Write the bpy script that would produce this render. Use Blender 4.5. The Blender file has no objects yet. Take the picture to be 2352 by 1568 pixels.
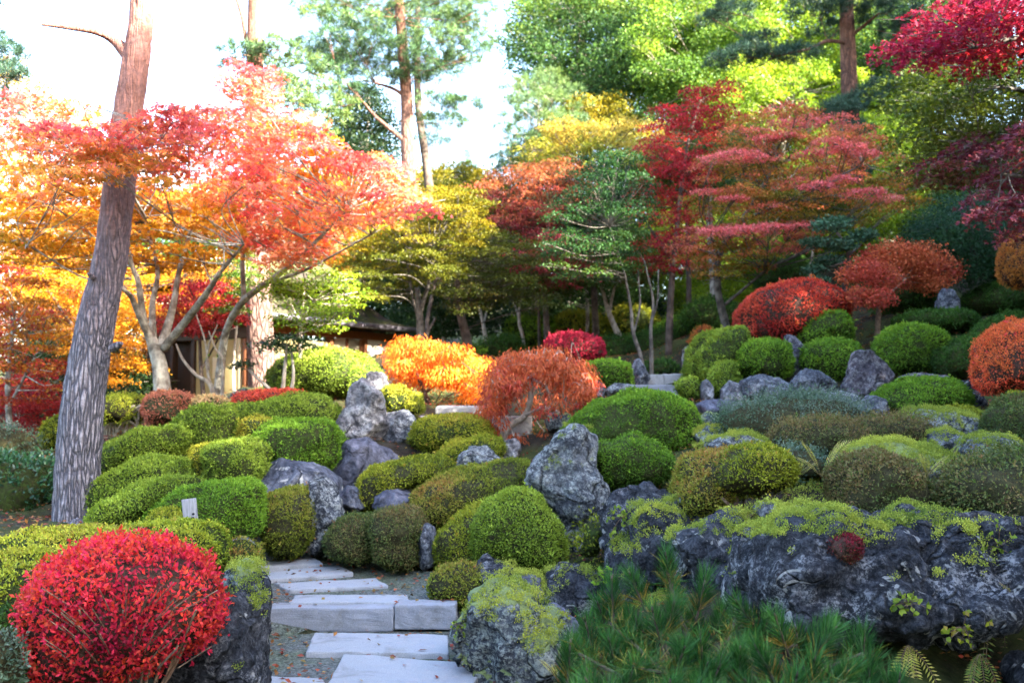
import bpy, math
import numpy as np
from mathutils import Vector

S = bpy.context.scene
C = bpy.context.collection
R = math.radians

# ------------------------------------------------------------------ camera, sky, sun, exposure
F = 2258.0; CX, CY = 1176.0, 784.0            # reference drawing units: 2352 wide
TH = math.atan(135.0 / F)                      # camera tilted up a little
CAMZ = 1.6
cam_d = bpy.data.cameras.new('camera')
cam = bpy.data.objects.new('camera', cam_d); C.objects.link(cam)
cam.location = (0, 0, CAMZ)
cam.rotation_euler = (math.pi / 2 + TH, 0, 0)
cam_d.sensor_width = 36.0; cam_d.lens = F / 2352 * 36.0
cam_d.clip_end = 1000
cam_d.dof.use_dof = True; cam_d.dof.focus_distance = 5.2; cam_d.dof.aperture_fstop = 2.8
S.camera = cam

SUN_EL, SUN_AZ = 30.0, 55.0                   # azimuth: degrees to the right of straight BEHIND the camera
sx, sy = math.sin(R(SUN_AZ)), -math.cos(R(SUN_AZ))
W = bpy.data.worlds.new('World'); S.world = W; W.use_nodes = True
nt = W.node_tree; nt.nodes.clear()
sky = nt.nodes.new('ShaderNodeTexSky'); sky.sky_type = 'NISHITA'; sky.sun_disc = False
sky.sun_elevation = R(SUN_EL); sky.sun_rotation = math.atan2(sx, sy)
sky.air_density = 1.0; sky.dust_density = 1.5; sky.ozone_density = 1.0
bg = nt.nodes.new('ShaderNodeBackground'); bg.inputs[1].default_value = 0.11
ow = nt.nodes.new('ShaderNodeOutputWorld')
nt.links.new(sky.outputs[0], bg.inputs[0]); nt.links.new(bg.outputs[0], ow.inputs[0])
sl = bpy.data.lights.new('sun', 'SUN'); sl.energy = 4.6; sl.angle = R(0.55); sl.color = (1.0, 0.93, 0.80)
so = bpy.data.objects.new('sun', sl); C.objects.link(so)
ce = math.cos(R(SUN_EL))
so.rotation_euler = Vector((sx * ce, sy * ce, math.sin(R(SUN_EL)))).to_track_quat('Z', 'Y').to_euler()
so.location = (20, -10, 30)
S.view_settings.view_transform = 'Standard'; S.view_settings.look = 'None'
S.view_settings.exposure = 3.7; S.view_settings.gamma = 1.0
S.render.engine = 'CYCLES'
S.cycles.max_bounces = 6; S.cycles.diffuse_bounces = 2; S.cycles.glossy_bounces = 2
S.cycles.transmission_bounces = 3; S.cycles.transparent_max_bounces = 4
S.cycles.caustics_reflective = False; S.cycles.caustics_refractive = False

# ------------------------------------------------------------------ helpers
def P(x, y, d):
    "a point of the drawing (2352 units wide) at distance d metres ahead"
    a = (np.asarray(x, float) - CX) / F; b = (CY - np.asarray(y, float)) / F
    yc = math.cos(TH) - b * math.sin(TH); zc = math.sin(TH) + b * math.cos(TH)
    k = d / yc
    return np.stack([a * k, yc * k, CAMZ + zc * k], -1)
def pts(s): return [tuple(float(v) for v in q.split(',')) for q in s.split()]
_seed = [100]
def rng_():
    _seed[0] += 1; return np.random.default_rng(_seed[0])

def hash3(i, j, k, s):
    h = (i.astype(np.int64) * 73856093) ^ (j.astype(np.int64) * 19349663) ^ (k.astype(np.int64) * 83492791) ^ (s * 2654435761)
    h = (h ^ (h >> 13)) * 1274126177; h = h & 0x7fffffff
    h = (h ^ (h >> 16)) & 0xffff
    return h / 65535.0
def vnoise(p, s=0):
    "value noise in 0..1"
    p = np.asarray(p, float); i = np.floor(p).astype(np.int64); f = p - i; f = f * f * (3 - 2 * f); r = 0
    for dx in (0, 1):
        for dy in (0, 1):
            for dz in (0, 1):
                w = (f[:, 0] if dx else 1 - f[:, 0]) * (f[:, 1] if dy else 1 - f[:, 1]) * (f[:, 2] if dz else 1 - f[:, 2])
                r = r + w * hash3(i[:, 0] + dx, i[:, 1] + dy, i[:, 2] + dz, s)
    return r
def fbm(p, s=0, o=4):
    a, r, t = 1.0, 0, 0
    for k in range(o):
        r = r + a * vnoise(np.asarray(p) * 2 ** k, s + 17 * k); t += a; a *= .5
    return r / t

def make_mesh(name, v, faces, m, cols=None, smooth=False):
    "faces: int array (n,4) or (n,3), or a list of such arrays"
    me = bpy.data.meshes.new(name)
    v = np.asarray(v, np.float32)
    fl = faces if isinstance(faces, list) else [faces]
    fl = [np.asarray(f, np.int32) for f in fl if len(f)]
    loops = np.concatenate([f.ravel() for f in fl]); tot = np.concatenate([np.full(len(f), f.shape[1], np.int32) for f in fl])
    st = np.concatenate([[0], np.cumsum(tot)[:-1]]).astype(np.int32)
    me.vertices.add(len(v)); me.vertices.foreach_set('co', v.ravel())
    me.loops.add(len(loops)); me.loops.foreach_set('vertex_index', loops)
    me.polygons.add(len(tot)); me.polygons.foreach_set('loop_start', st); me.polygons.foreach_set('loop_total', tot)
    if smooth: me.polygons.foreach_set('use_smooth', np.ones(len(tot), bool))
    me.update(calc_edges=True)
    if cols is not None:
        at = me.color_attributes.new('col', 'FLOAT_COLOR', 'POINT')
        c4 = np.ones((len(v), 4), np.float32); c4[:, :3] = cols; at.data.foreach_set('color', c4.ravel())
    for mm in (m if isinstance(m, list) else [m]): me.materials.append(mm)
    return me
def tag(o, label=None, cat=None, group=None, kind=None):
    if label: o['label'] = label
    if cat: o['category'] = cat
    if group: o['group'] = group
    if kind: o['kind'] = kind
    return o
def put(name, v, f, m, origin=(0, 0, 0), parent=None, cols=None, smooth=False):
    v = np.asarray(v) - np.asarray(origin)
    o = bpy.data.objects.new(name, make_mesh(name, v, f, m, cols, smooth)); C.objects.link(o)
    if parent is not None: o.parent = parent
    else: o.location = tuple(float(q) for q in origin)
    return o
def empty(name, loc):
    o = bpy.data.objects.new(name, None); C.objects.link(o); o.location = tuple(float(q) for q in loc); return o

# ------------------------------------------------------------------ materials
class N:
    def __init__(s, name):
        s.m = bpy.data.materials.new(name); s.m.use_nodes = True; s.t = s.m.node_tree; s.t.nodes.clear()
        s.out = s.t.nodes.new('ShaderNodeOutputMaterial')
    def n(s, typ, ins=None, **kw):
        q = s.t.nodes.new(typ)
        for k, v in kw.items(): setattr(q, k, v)
        for k, v in (ins or {}).items():
            if hasattr(v, 'is_output'): s.t.links.new(v, q.inputs[k])
            else: q.inputs[k].default_value = v
        return q
    def co(s): return s.n('ShaderNodeTexCoord').outputs['Object']
    def noise(s, vec, scale, detail=5, rough=.6, dist=0):
        return s.n('ShaderNodeTexNoise', {'Vector': vec, 'Scale': scale, 'Detail': detail, 'Roughness': rough, 'Distortion': dist}).outputs['Fac']
    def ramp(s, fac, stops, interp='LINEAR'):
        r = s.n('ShaderNodeValToRGB', {'Fac': fac}); e = r.color_ramp.elements; r.color_ramp.interpolation = interp
        while len(e) < len(stops): e.new(.5)
        for q, (p, c) in zip(e, stops):
            q.position = p; q.color = (c, c, c, 1) if isinstance(c, (int, float)) else (*c, 1)
        return r.outputs['Color']
    def mix(s, fac, a, b, blend='MIX'):
        q = s.n('ShaderNodeMix', data_type='RGBA', blend_type=blend)
        for i, v in ((0, fac), (6, a), (7, b)):
            if hasattr(v, 'is_output'): s.t.links.new(v, q.inputs[i])
            elif i == 0: q.inputs[0].default_value = v
            else: q.inputs[i].default_value = (*v, 1)
        return q.outputs[2]
    def math(s, op, a, b=0.0):
        q = s.n('ShaderNodeMath', operation=op)
        for i, v in ((0, a), (1, b)):
            if hasattr(v, 'is_output'): s.t.links.new(v, q.inputs[i])
            else: q.inputs[i].default_value = v
        return q.outputs[0]
    def bump(s, h, strength, dist=.02):
        return s.n('ShaderNodeBump', {'Height': h, 'Strength': strength, 'Distance': dist}).outputs[0]
    def done(s, col, rough=.8, spec=.3, normal=None, extra=None):
        b = s.n('ShaderNodeBsdfPrincipled', {'Roughness': rough, 'Specular IOR Level': spec})
        if hasattr(col, 'is_output'): s.t.links.new(col, b.inputs['Base Color'])
        else: b.inputs['Base Color'].default_value = (*col, 1)
        if normal is not None: s.t.links.new(normal, b.inputs['Normal'])
        s.t.links.new(b.outputs[0], s.out.inputs[0]); return s.m

def leaf_mat(name, trans=.35, rough=.55, spec=.25):
    k = N(name); c = k.n('ShaderNodeAttribute', attribute_name='col').outputs['Color']
    b = k.n('ShaderNodeBsdfPrincipled', {'Base Color': c, 'Roughness': rough, 'Specular IOR Level': spec})
    t = k.n('ShaderNodeBsdfTranslucent', {'Color': k.mix(1.0, c, (1.25, 1.15, .8), 'MULTIPLY')})
    x = k.n('ShaderNodeMixShader', {0: trans, 1: b.outputs[0], 2: t.outputs[0]})
    k.t.links.new(x.outputs[0], k.out.inputs[0]); return k.m
LEAF = leaf_mat('leaf', .42); LEAF_THICK = leaf_mat('small_leaf', .22, .6, .2); LEAF_GLOSS = leaf_mat('glossy_leaf', .15, .28, .5)
NEEDLE = leaf_mat('needle', .15, .5, .3); MOSS_TUFT = leaf_mat('moss_tuft', .2, .8, .1)

def bark_mat(name, low, high, z0, z1, scale=9, crack=(.03, .025, .025), stretch=.28):
    "plated bark: grey plates low down, red flaky bark high up"
    k = N(name); co = k.co()
    mp = k.n('ShaderNodeMapping', {'Vector': co, 'Scale': (1, 1, stretch)}).outputs[0]
    wob = k.n('ShaderNodeVectorMath', {0: mp, 1: k.n('ShaderNodeVectorMath', {0: k.n('ShaderNodeTexNoise', {'Vector': mp, 'Scale': 7.0, 'Detail': 3}).outputs['Color'], 'Scale': .09}, operation='SCALE').outputs[0]}, operation='ADD').outputs[0]
    vo = k.n('ShaderNodeTexVoronoi', {'Vector': wob, 'Scale': scale}, feature='DISTANCE_TO_EDGE').outputs['Distance']
    ce_ = k.n('ShaderNodeTexVoronoi', {'Vector': wob, 'Scale': scale}).outputs['Color']
    z = k.n('ShaderNodeSeparateXYZ', {0: co}).outputs[2]
    h = k.n('ShaderNodeMapRange', {0: k.math('ADD', z, k.math('MULTIPLY', k.noise(co, 1.7), 1.2)), 1: z0 + .5, 2: z1 + .7}).outputs[0]
    base = k.mix(h, low, high)
    tone = k.ramp(k.noise(co, 26, 6, .7), [(.3, .5), (.75, 1.5)])
    base = k.mix(1.0, base, tone, 'MULTIPLY')
    base = k.mix(.35, base, k.mix(1.0, base, k.ramp(k.n('ShaderNodeSeparateColor', {0: ce_}).outputs[0], [(0, .45), (1, 1.7)]), 'MULTIPLY'))
    w = k.ramp(vo, [(.0, 0.0), (.22, 1.0)])
    wz = k.mix(k.math('MULTIPLY', h, .75), w, (1, 1, 1))
    col = k.mix(wz, crack, base)
    nb = k.bump(k.math('ADD', k.math('MULTIPLY', wz, .8), k.math('MULTIPLY', k.noise(co, 40, 5, .7), .5)), 1.0, .03)
    return k.done(col, .9, .15, nb)
BARK_PINE = bark_mat('pine_bark', (.32, .285, .31), (.30, .135, .10), 1.7, 3.2, 34, (.09, .085, .105), .15)
BARK_PINE_FAR = bark_mat('red_pine_bark', (.21, .13, .105), (.25, .12, .08), 1.5, 4.0, 14, (.07, .04, .035))
def plain_bark(name, a, b, scale=6):
    k = N(name); co = k.co()
    n1 = k.noise(k.n('ShaderNodeMapping', {'Vector': co, 'Scale': (1, 1, .35)}).outputs[0], scale * 3, 6, .7); n2 = k.noise(co, scale, 4)
    col = k.mix(k.ramp(n2, [(.42, 0.0), (.6, 1.0)]), a, b); col = k.mix(1.0, col, k.ramp(n1, [(.3, .5), (.7, 1.35)]), 'MULTIPLY')
    return k.done(col, .9, .15, k.bump(n1, .6, .01))
BARK_GREY = plain_bark('mottled_grey_bark', (.17, .14, .11), (.42, .39, .32), 7)
BARK_PALE = plain_bark('pale_bark', (.34, .28, .22), (.48, .42, .34), 9)
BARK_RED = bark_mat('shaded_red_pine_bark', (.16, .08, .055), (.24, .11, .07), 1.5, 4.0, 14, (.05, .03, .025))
BARK_MAPLE = plain_bark('maple_bark', (.07, .06, .05), (.17, .15, .125), 7)
BARK_DARK = plain_bark('dark_bark', (.07, .05, .04), (.13, .10, .08), 6)
BARK_BROWN = plain_bark('brown_twig_bark', (.16, .10, .07), (.26, .18, .12), 20)
CORE = {}
def core_mat(name, c):
    k = N(name); n = k.noise(k.co(), 30, 5, .7)
    return k.done(k.mix(k.ramp(n, [(.35, 0.0), (.65, 1.0)]), (.035, .028, .018), c), .95, .05, k.bump(n, 1.0, .03))
CORE['green'] = core_mat('twiggy_green_interior', (.05, .08, .015))
CORE['red'] = core_mat('twiggy_red_interior', (.10, .05, .04))
CORE['brown'] = core_mat('twiggy_brown_interior', (.07, .07, .03))

def rock_mat(name, dark, mid, pale, lich=.5, moss=.3, mosscol=(.30, .34, .10), sc=1.0, bumps=1.0, dots=0.0, speck=1.0):
    k = N(name); co = k.co()
    n1 = k.noise(co, 2.6 * sc, 8, .68, .4); n2 = k.noise(co, 13 * sc, 8, .74, .3); n3 = k.noise(co, 48 * sc, 6, .75); n4 = k.noise(co, 6.5 * sc, 6, .7)
    v1 = k.n('ShaderNodeTexVoronoi', {'Vector': co, 'Scale': 19 * sc}, feature='SMOOTH_F1').outputs['Distance']
    col = k.mix(k.ramp(n1, [(.36, 0.0), (.62, 1.0)]), dark, mid)
    col = k.mix(1.0, col, k.ramp(n2, [(.34, .45), (.66, 1.55)]), 'MULTIPLY')
    # crusts of pale lichen: coarse areas broken up into specks
    area = k.ramp(k.math('ADD', k.math('MULTIPLY', n4, .55), k.math('MULTIPLY', k.noise(co, 1.5 * sc, 3), .45)), [(.58 - .2 * lich, .12), (.68 - .2 * lich, 1.0)])
    sp = k.ramp(k.math('ADD', k.math('MULTIPLY', n3, .6), k.math('MULTIPLY', n2, .4)), [(.485, 0.0), (.555, 1.0)])
    col = k.mix(k.math('MULTIPLY', k.math('MULTIPLY', area, sp), .9 * speck), col, pale)
    blk = k.ramp(k.math('ADD', k.math('MULTIPLY', n3, .5), k.math('MULTIPLY', n4, .5)), [(.39, 1.0), (.47, 0.0)])
    col = k.mix(k.math('MULTIPLY', blk, .75 * speck), col, tuple(c * .28 for c in dark))
    wv = k.n('ShaderNodeVectorMath', {0: co, 1: k.n('ShaderNodeVectorMath', {0: k.n('ShaderNodeTexNoise', {'Vector': co, 'Scale': 3.0, 'Detail': 5}).outputs['Color'], 'Scale': .45}, operation='SCALE').outputs[0]}, operation='ADD').outputs[0]
    ck = k.ramp(k.n('ShaderNodeTexVoronoi', {'Vector': wv, 'Scale': 2.1 * sc}, feature='DISTANCE_TO_EDGE').outputs['Distance'], [(.0, 0.0), (.035, 1.0)])
    ckf = k.math('MULTIPLY', k.math('SUBTRACT', 1.0, ck), k.ramp(n1, [(.42, 0.0), (.55, 1.0)]))
    col = k.mix(k.math('MULTIPLY', ckf, .85), col, (.012, .012, .014))
    pn = k.noise(co, 5.1 * sc, 4, .6, .8)
    if dots: col = k.mix(k.math('MULTIPLY', k.ramp(pn, [(.635, 0.0), (.665, 1.0)]), dots), col, (.52, .51, .49))
    nz = k.n('ShaderNodeSeparateXYZ', {0: k.n('ShaderNodeNewGeometry').outputs['Normal']}).outputs[2]
    mf = k.math('ADD', k.math('MULTIPLY', nz, .42), k.math('ADD', k.math('MULTIPLY', k.noise(co, 5.2 * sc, 6, .68), 1.1), k.math('MULTIPLY', n2, .4)))
    mfac = k.ramp(mf, [(1.22 - .36 * moss, 0.0), (1.26 - .36 * moss, 1.0)])
    mc = k.mix(k.noise(co, 90, 4, .7), tuple(c * .45 for c in mosscol), tuple(min(1, c * 1.5) for c in mosscol))
    mc = k.mix(k.ramp(k.noise(co, 2.1, 3), [(.4, 0.0), (.6, .6)]), mc, (.20, .26, .15))
    if moss > 0: col = k.mix(mfac, col, mc)
    hgt = k.math('ADD', k.math('ADD', k.math('MULTIPLY', n4, .7), k.math('MULTIPLY', n2, .8)), k.math('ADD', k.math('MULTIPLY', v1, -.55), k.math('MULTIPLY', n3, .3)))
    hgt = k.math('ADD', hgt, k.math('MULTIPLY', ckf, -.9))
    if moss > 0: hgt = k.math('ADD', hgt, k.math('MULTIPLY', mfac, .25))
    return k.done(col, .9, .18, k.bump(hgt, bumps, .07))
ROCK = {
 'blue': rock_mat('bluish_rock', (.065, .07, .095), (.14, .15, .195), (.40, .40, .41), .25, .0, dots=.9, bumps=.8, speck=.7),
 'violet': rock_mat('smooth_violet_rock', (.085, .085, .115), (.15, .148, .19), (.28, .28, .30), .2, .0, bumps=.6, speck=.5),
 'lichen': rock_mat('lichened_rock', (.06, .068, .085), (.17, .18, .20), (.46, .48, .45), .95, .35, (.28, .32, .12)),
 'speckle': rock_mat('speckled_rock', (.04, .045, .06), (.11, .12, .145), (.48, .49, .47), .9, .0),
 'dark': rock_mat('dark_boulder_rock', (.018, .020, .027), (.060, .065, .083), (.42, .42, .44), .42, .18, (.32, .36, .08), 1.25, 1.0, dots=.75),
 'moss': rock_mat('mossy_rock', (.05, .055, .07), (.15, .16, .18), (.42, .45, .40), 1.2, .72, (.34, .39, .14)),
 'pale': rock_mat('pale_standing_rock', (.13, .125, .14), (.29, .275, .29), (.52, .50, .49), .7, .05, (.2, .18, .04), .8),
 'grey': rock_mat('grey_garden_rock', (.075, .08, .10), (.165, .17, .205), (.36, .37, .38), .8, .25, (.22, .27, .08)),
 'brownish': rock_mat('purplish_brown_rock', (.085, .075, .095), (.18, .155, .18), (.36, .34, .34), .8, .10, (.16, .19, .07)),
}
def granite(name, a=(.27, .27, .285), b=(.40, .40, .415), stain=.45):
    k = N(name); co = k.co()
    n1 = k.noise(co, 160, 3, .8); n2 = k.noise(co, 5, 6, .65); n3 = k.noise(co, 22, 6, .7)
    col = k.mix(k.ramp(n1, [(.35, 0.0), (.65, 1.0)]), a, b)
    col = k.mix(k.math('MULTIPLY', k.ramp(n2, [(.52, 0.0), (.66, 1.0)]), stain), col, (.30, .31, .36))
    col = k.mix(k.math('MULTIPLY', k.ramp(n3, [(.62, 0.0), (.72, 1.0)]), .4), col, (.22, .23, .24))
    n4 = k.noise(co, 2.3, 5, .7, .6); col = k.mix(k.math('MULTIPLY', k.ramp(n4, [(.54, 0.0), (.66, 1.0)]), .55), col, (.17, .165, .15))
    n5 = k.noise(co, 48, 5, .75); col = k.mix(k.math('MULTIPLY', k.ramp(n5, [(.60, 0.0), (.68, 1.0)]), .6), col, (.13, .14, .12))
    return k.done(col, .8, .25, k.bump(k.math('ADD', k.math('ADD', n1, n3), n5), .5, .006))
GRANITE = granite('pale_granite'); GRANITE_ROUGH = granite('rough_grey_granite', (.22, .22, .24), (.33, .33, .36), .6); GRANITE_TAN = granite('weathered_tan_granite', (.30, .27, .25), (.42, .39, .36), .5)

# ------------------------------------------------------------------ geometry
_ico = {}
def ico(sub):
    if sub not in _ico:
        import bmesh
        bm = bmesh.new(); bmesh.ops.create_icosphere(bm, subdivisions=sub, radius=1)
        v = np.array([q.co[:] for q in bm.verts]); f = np.array([[q.index for q in p.verts] for p in bm.faces]); bm.free()
        _ico[sub] = (v, f)
    return _ico[sub]
def vnormals(v, f):
    n = np.zeros_like(v); a, b, c = v[f[:, 0]], v[f[:, 1]], v[f[:, 2]]
    fn = np.cross(b - a, c - a)
    for k in range(3): np.add.at(n, f[:, k], fn)
    return n / (np.linalg.norm(n, axis=1, keepdims=True) + 1e-12)
def polar(poly, c, n=180):
    "distance from c to the outline along n directions, smoothed"
    q = np.array(poly) - c; th = np.linspace(0, 2 * np.pi, n, endpoint=False); r = np.zeros(n)
    for i, t in enumerate(th):
        d = np.array([math.cos(t), -math.sin(t)]); best = 0      # drawing y runs down
        for a, b in zip(q, np.roll(q, -1, 0)):
            e = b - a; den = d[0] * e[1] - d[1] * e[0]
            if abs(den) < 1e-9: continue
            u = (a[0] * e[1] - a[1] * e[0]) / den; w = (a[0] * d[1] - a[1] * d[0]) / den
            if u > 0 and -1e-6 <= w <= 1 + 1e-6: best = max(best, u)
        r[i] = best
    r[r < 1e-6] = r[r > 1e-6].mean()
    k = np.array([1, 2, 3, 2, 1]) / 9
    return np.convolve(np.concatenate([r[-2:], r, r[:2]]), k, 'valid')
def blob(outline, d, thick, p=2.3, sub=4, c=None):
    "closed body with the given outline seen from the garden path, thick metres deep; returns verts, faces, size"
    q = np.array(outline)
    if c is None:
        c = (q.min(0) + q.max(0)) / 2
        x, y = q[:, 0], q[:, 1]; x1, y1 = np.roll(x, -1), np.roll(y, -1); A = (x * y1 - x1 * y); ar = A.sum() / 2
        if abs(ar) > 1: c = np.array([((x + x1) * A).sum(), ((y + y1) * A).sum()]) / (6 * ar)
    r = polar(outline, c); u, f = ico(sub); u = u.copy()
    pn = (np.abs(u) ** p).sum(1) ** (1 / p); u /= pn[:, None]
    rho = np.sqrt(u[:, 0] ** 2 + u[:, 2] ** 2); th = np.arctan2(u[:, 2], u[:, 0]) % (2 * np.pi)
    th0 = th / (2 * np.pi) * len(r); i = np.floor(th0).astype(int) % len(r); w = th0 - np.floor(th0)
    rr = r[i] * (1 - w) + r[(i + 1) % len(r)] * w
    s = d / F; Cw = P(c[0], c[1], d)
    # superellipse already swells rho at the diagonals: take the plain direction in the picture plane
    rmax = (np.abs(np.cos(th)) ** p + np.abs(np.sin(th)) ** p) ** (-1 / p)
    k = np.clip(rho / rmax, 0, 1) * rr * s
    v = np.stack([k * np.cos(th), u[:, 1] * thick / 2, k * np.sin(th)], 1)
    return v + Cw, f, (np.ptp(q[:, 0]) * s, thick, np.ptp(q[:, 1]) * s)
def sample(v, f, n, rng):
    a, b, c = v[f[:, 0]], v[f[:, 1]], v[f[:, 2]]; fn = np.cross(b - a, c - a); ar = np.linalg.norm(fn, axis=1)
    i = rng.choice(len(f), n, p=ar / ar.sum()); u, w = rng.random(n), rng.random(n); m = u + w > 1; u[m], w[m] = 1 - u[m], 1 - w[m]
    return a[i] + (b[i] - a[i]) * u[:, None] + (c[i] - a[i]) * w[:, None], fn[i] / (ar[i][:, None] + 1e-12), ar.sum() / 2
def unit(a): return a / (np.linalg.norm(a, axis=-1, keepdims=True) + 1e-12)
def leaves(p, d, n, L, Wd, cols, palmate=False, fold=.12):
    "one rhombus (or three, for maple leaves) per point: d = direction of the leaf, n = its face normal"
    d = unit(d); sd = unit(np.cross(d, n)); n = np.cross(sd, d)
    L = np.broadcast_to(np.asarray(L, float), (len(p),))[:, None]; Wd = np.broadcast_to(np.asarray(Wd, float), (len(p),))[:, None]
    vs, cs = [], []
    for ang, ls in (((0, 1.0),) if not palmate else ((0, 1.0), (.95, .85), (-.95, .85))):
        dd = d * math.cos(ang) + sd * math.sin(ang); ss = sd * math.cos(ang) - d * math.sin(ang)
        a = p; b = p + dd * L * ls * .5 + ss * Wd * .5 + n * Wd * fold; c = p + dd * L * ls; e = p + dd * L * ls * .5 - ss * Wd * .5 + n * Wd * fold
        vs.append(np.stack([a, b, c, e], 1)); cs.append(np.repeat(cols[:, None], 4, 1))
    v = np.concatenate(vs).reshape(-1, 3); f = np.arange(len(v)).reshape(-1, 4)
    return v, f, np.concatenate(cs).reshape(-1, 3)
def pick(pal, t, rng, jit=.3):
    pal = np.array(pal); k = len(pal) - 1; t = np.clip(t, 0, .9999) * k; i = t.astype(int); w = (t - i)[:, None]
    return (pal[i] * (1 - w) + pal[np.minimum(i + 1, k)] * w) * (1 + jit * (rng.random((len(t), 1)) - .5) * 2)
def smooth_path(q, n):
    q = np.asarray(q, float)
    if len(q) == 2: return q[0] + (q[1] - q[0]) * np.linspace(0, 1, n)[:, None]
    e = np.vstack([2 * q[0] - q[1], q, 2 * q[-1] - q[-2]]); t = np.linspace(0, len(q) - 1 - 1e-6, n); i = t.astype(int); u = (t - i)[:, None]
    a, b, c, d = e[i], e[i + 1], e[i + 2], e[i + 3]
    return .5 * (2 * b + (c - a) * u + (2 * a - 5 * b + 4 * c - d) * u ** 2 + (3 * b - a - 3 * c + d) * u ** 3)
def tube(path, rad, sides=8, seed=0, rough=0.0, relief=0.0):
    path = np.asarray(path, float); n = len(path); rad = np.broadcast_to(rad, (n,)); T = unit(np.gradient(path, axis=0))
    ref = np.array([0, 1.0, 0]) if abs(T[:, 1]).mean() < .8 else np.array([1.0, 0, 0])
    A = unit(np.cross(T, ref)); B = np.cross(T, A); th = np.linspace(0, 2 * np.pi, sides, endpoint=False)
    v = path[:, None] + (A[:, None] * np.cos(th)[None, :, None] + B[:, None] * np.sin(th)[None, :, None]) * rad[:, None, None]
    v = v.reshape(-1, 3)
    if rough:
        dv = v - np.repeat(path, sides, 0); v = v + dv * ((fbm(v * np.array([4, 4, 1.3]), seed, 4) - .5) * 2 * rough)[:, None]
    if relief:                                            # raised bark plates running along the trunk
        dv = unit(v - np.repeat(path, sides, 0)); w = np.abs(fbm(v * np.array([13, 13, 3.2]), seed + 5, 3) - .5); w2 = fbm(v * np.array([30, 30, 9]), seed + 9, 2)
        v = v + dv * (np.clip(w * 6, 0, 1) * relief + (w2 - .5) * relief * .6)[:, None]
    i = np.arange(n - 1)[:, None] * sides; j = np.arange(sides)[None]; k = (j + 1) % sides
    f = np.stack([i + j, i + k, i + sides + k, i + sides + j], -1).reshape(-1, 4)
    v = np.vstack([v, path[:1], path[-1:]]); j = j[0]; k = k[0]; m = n * sides
    cap = np.concatenate([np.stack([np.full(sides, m), k, j], 1), np.stack([np.full(sides, m + 1), (n - 1) * sides + j, (n - 1) * sides + k], 1)])
    return v, f, cap
class Acc:
    "collects geometry for ONE mesh"
    def __init__(s): s.v, s.q, s.t, s.c, s.n = [], [], [], [], 0
    def add(s, v, q=None, t=None, c=None):
        if q is not None and len(q): s.q.append(np.asarray(q) + s.n)
        if t is not None and len(t): s.t.append(np.asarray(t) + s.n)
        s.v.append(v); s.n += len(v)
        if c is not None: s.c.append(c)
    def tube(s, path, rad, sides=8, seed=0, rough=0.0, relief=0.0): s.add(*tube(path, rad, sides, seed, rough, relief))
    def faces(s): return [np.concatenate(x) for x in (s.q, s.t) if x]
    def verts(s): return np.concatenate(s.v)
    def put(s, name, m, origin=(0, 0, 0), parent=None, smooth=False):
        return put(name, s.verts(), s.faces(), m, origin, parent, np.concatenate(s.c) if s.c else None, smooth)
ROCKS = []
GP = []                                          # points the ground passes through: x, y, z
def gp(x, y, d): GP.append(tuple(P(x, y, d)))

# ------------------------------------------------------------------ colours of leaves (base colours)
PAL = {
 'fresh': [(0.078, 0.13, 0.016), (0.156, 0.234, 0.023), (0.247, 0.338, 0.033), (0.351, 0.442, 0.058)],
 'lush': [(0.052, 0.111, 0.013), (0.111, 0.221, 0.017), (0.182, 0.325, 0.023), (0.273, 0.429, 0.039)],
 'olive': [(0.072, 0.096, 0.012), (0.168, 0.204, 0.014), (0.276, 0.3, 0.022), (0.384, 0.372, 0.036), (0.396, 0.276, 0.042)],
 'brown': [(.08, .105, .014), (.15, .19, .018), (.22, .25, .025), (.28, .23, .04), (.34, .16, .05)],
 'dusk': [(.045, .075, .025), (.085, .125, .03), (.14, .15, .045), (.20, .12, .055), (.10, .17, .03)],
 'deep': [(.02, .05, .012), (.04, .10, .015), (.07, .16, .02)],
 'yellow': [(.16, .24, .02), (.28, .34, .025), (.40, .42, .04), (.34, .25, .05)],
 'scarlet': [(.30, .010, .04), (.52, .018, .055), (.70, .035, .055), (.72, .09, .03), (.60, .02, .09), (.72, .06, .07), (.40, .05, .02)],
 'coral': [(.40, .03, .03), (.58, .06, .03), (.66, .11, .05), (.55, .07, .07), (.62, .18, .04)],
 'hot': [(.62, .05, .04), (.78, .12, .05), (.80, .22, .06), (.70, .06, .08)],
 'crimson': [(.20, .010, .02), (.34, .012, .035), (.42, .02, .05), (.16, .02, .02)],
 'wine': [(.08, .05, .02), (.14, .012, .02), (.24, .015, .035), (.18, .03, .02)],
 'rust': [(.26, .09, .02), (.42, .15, .03), (.48, .20, .04), (.50, .11, .04)],
 'rose': [(.30, .10, .05), (.42, .12, .08), (.50, .20, .12), (.26, .16, .05)],
 'peach': [(.55, .40, .14), (.62, .50, .22), (.60, .30, .16)],
 'juniper': [(.05, .10, .05), (.09, .15, .09), (.16, .21, .17), (.07, .14, .04)],
 'moss': [(.14, .20, .04), (.27, .33, .05), (.38, .42, .07), (.46, .47, .07)],
 'camellia': [(.015, .05, .025), (.03, .10, .04), (.05, .15, .05), (.10, .16, .05)],
}

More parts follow.
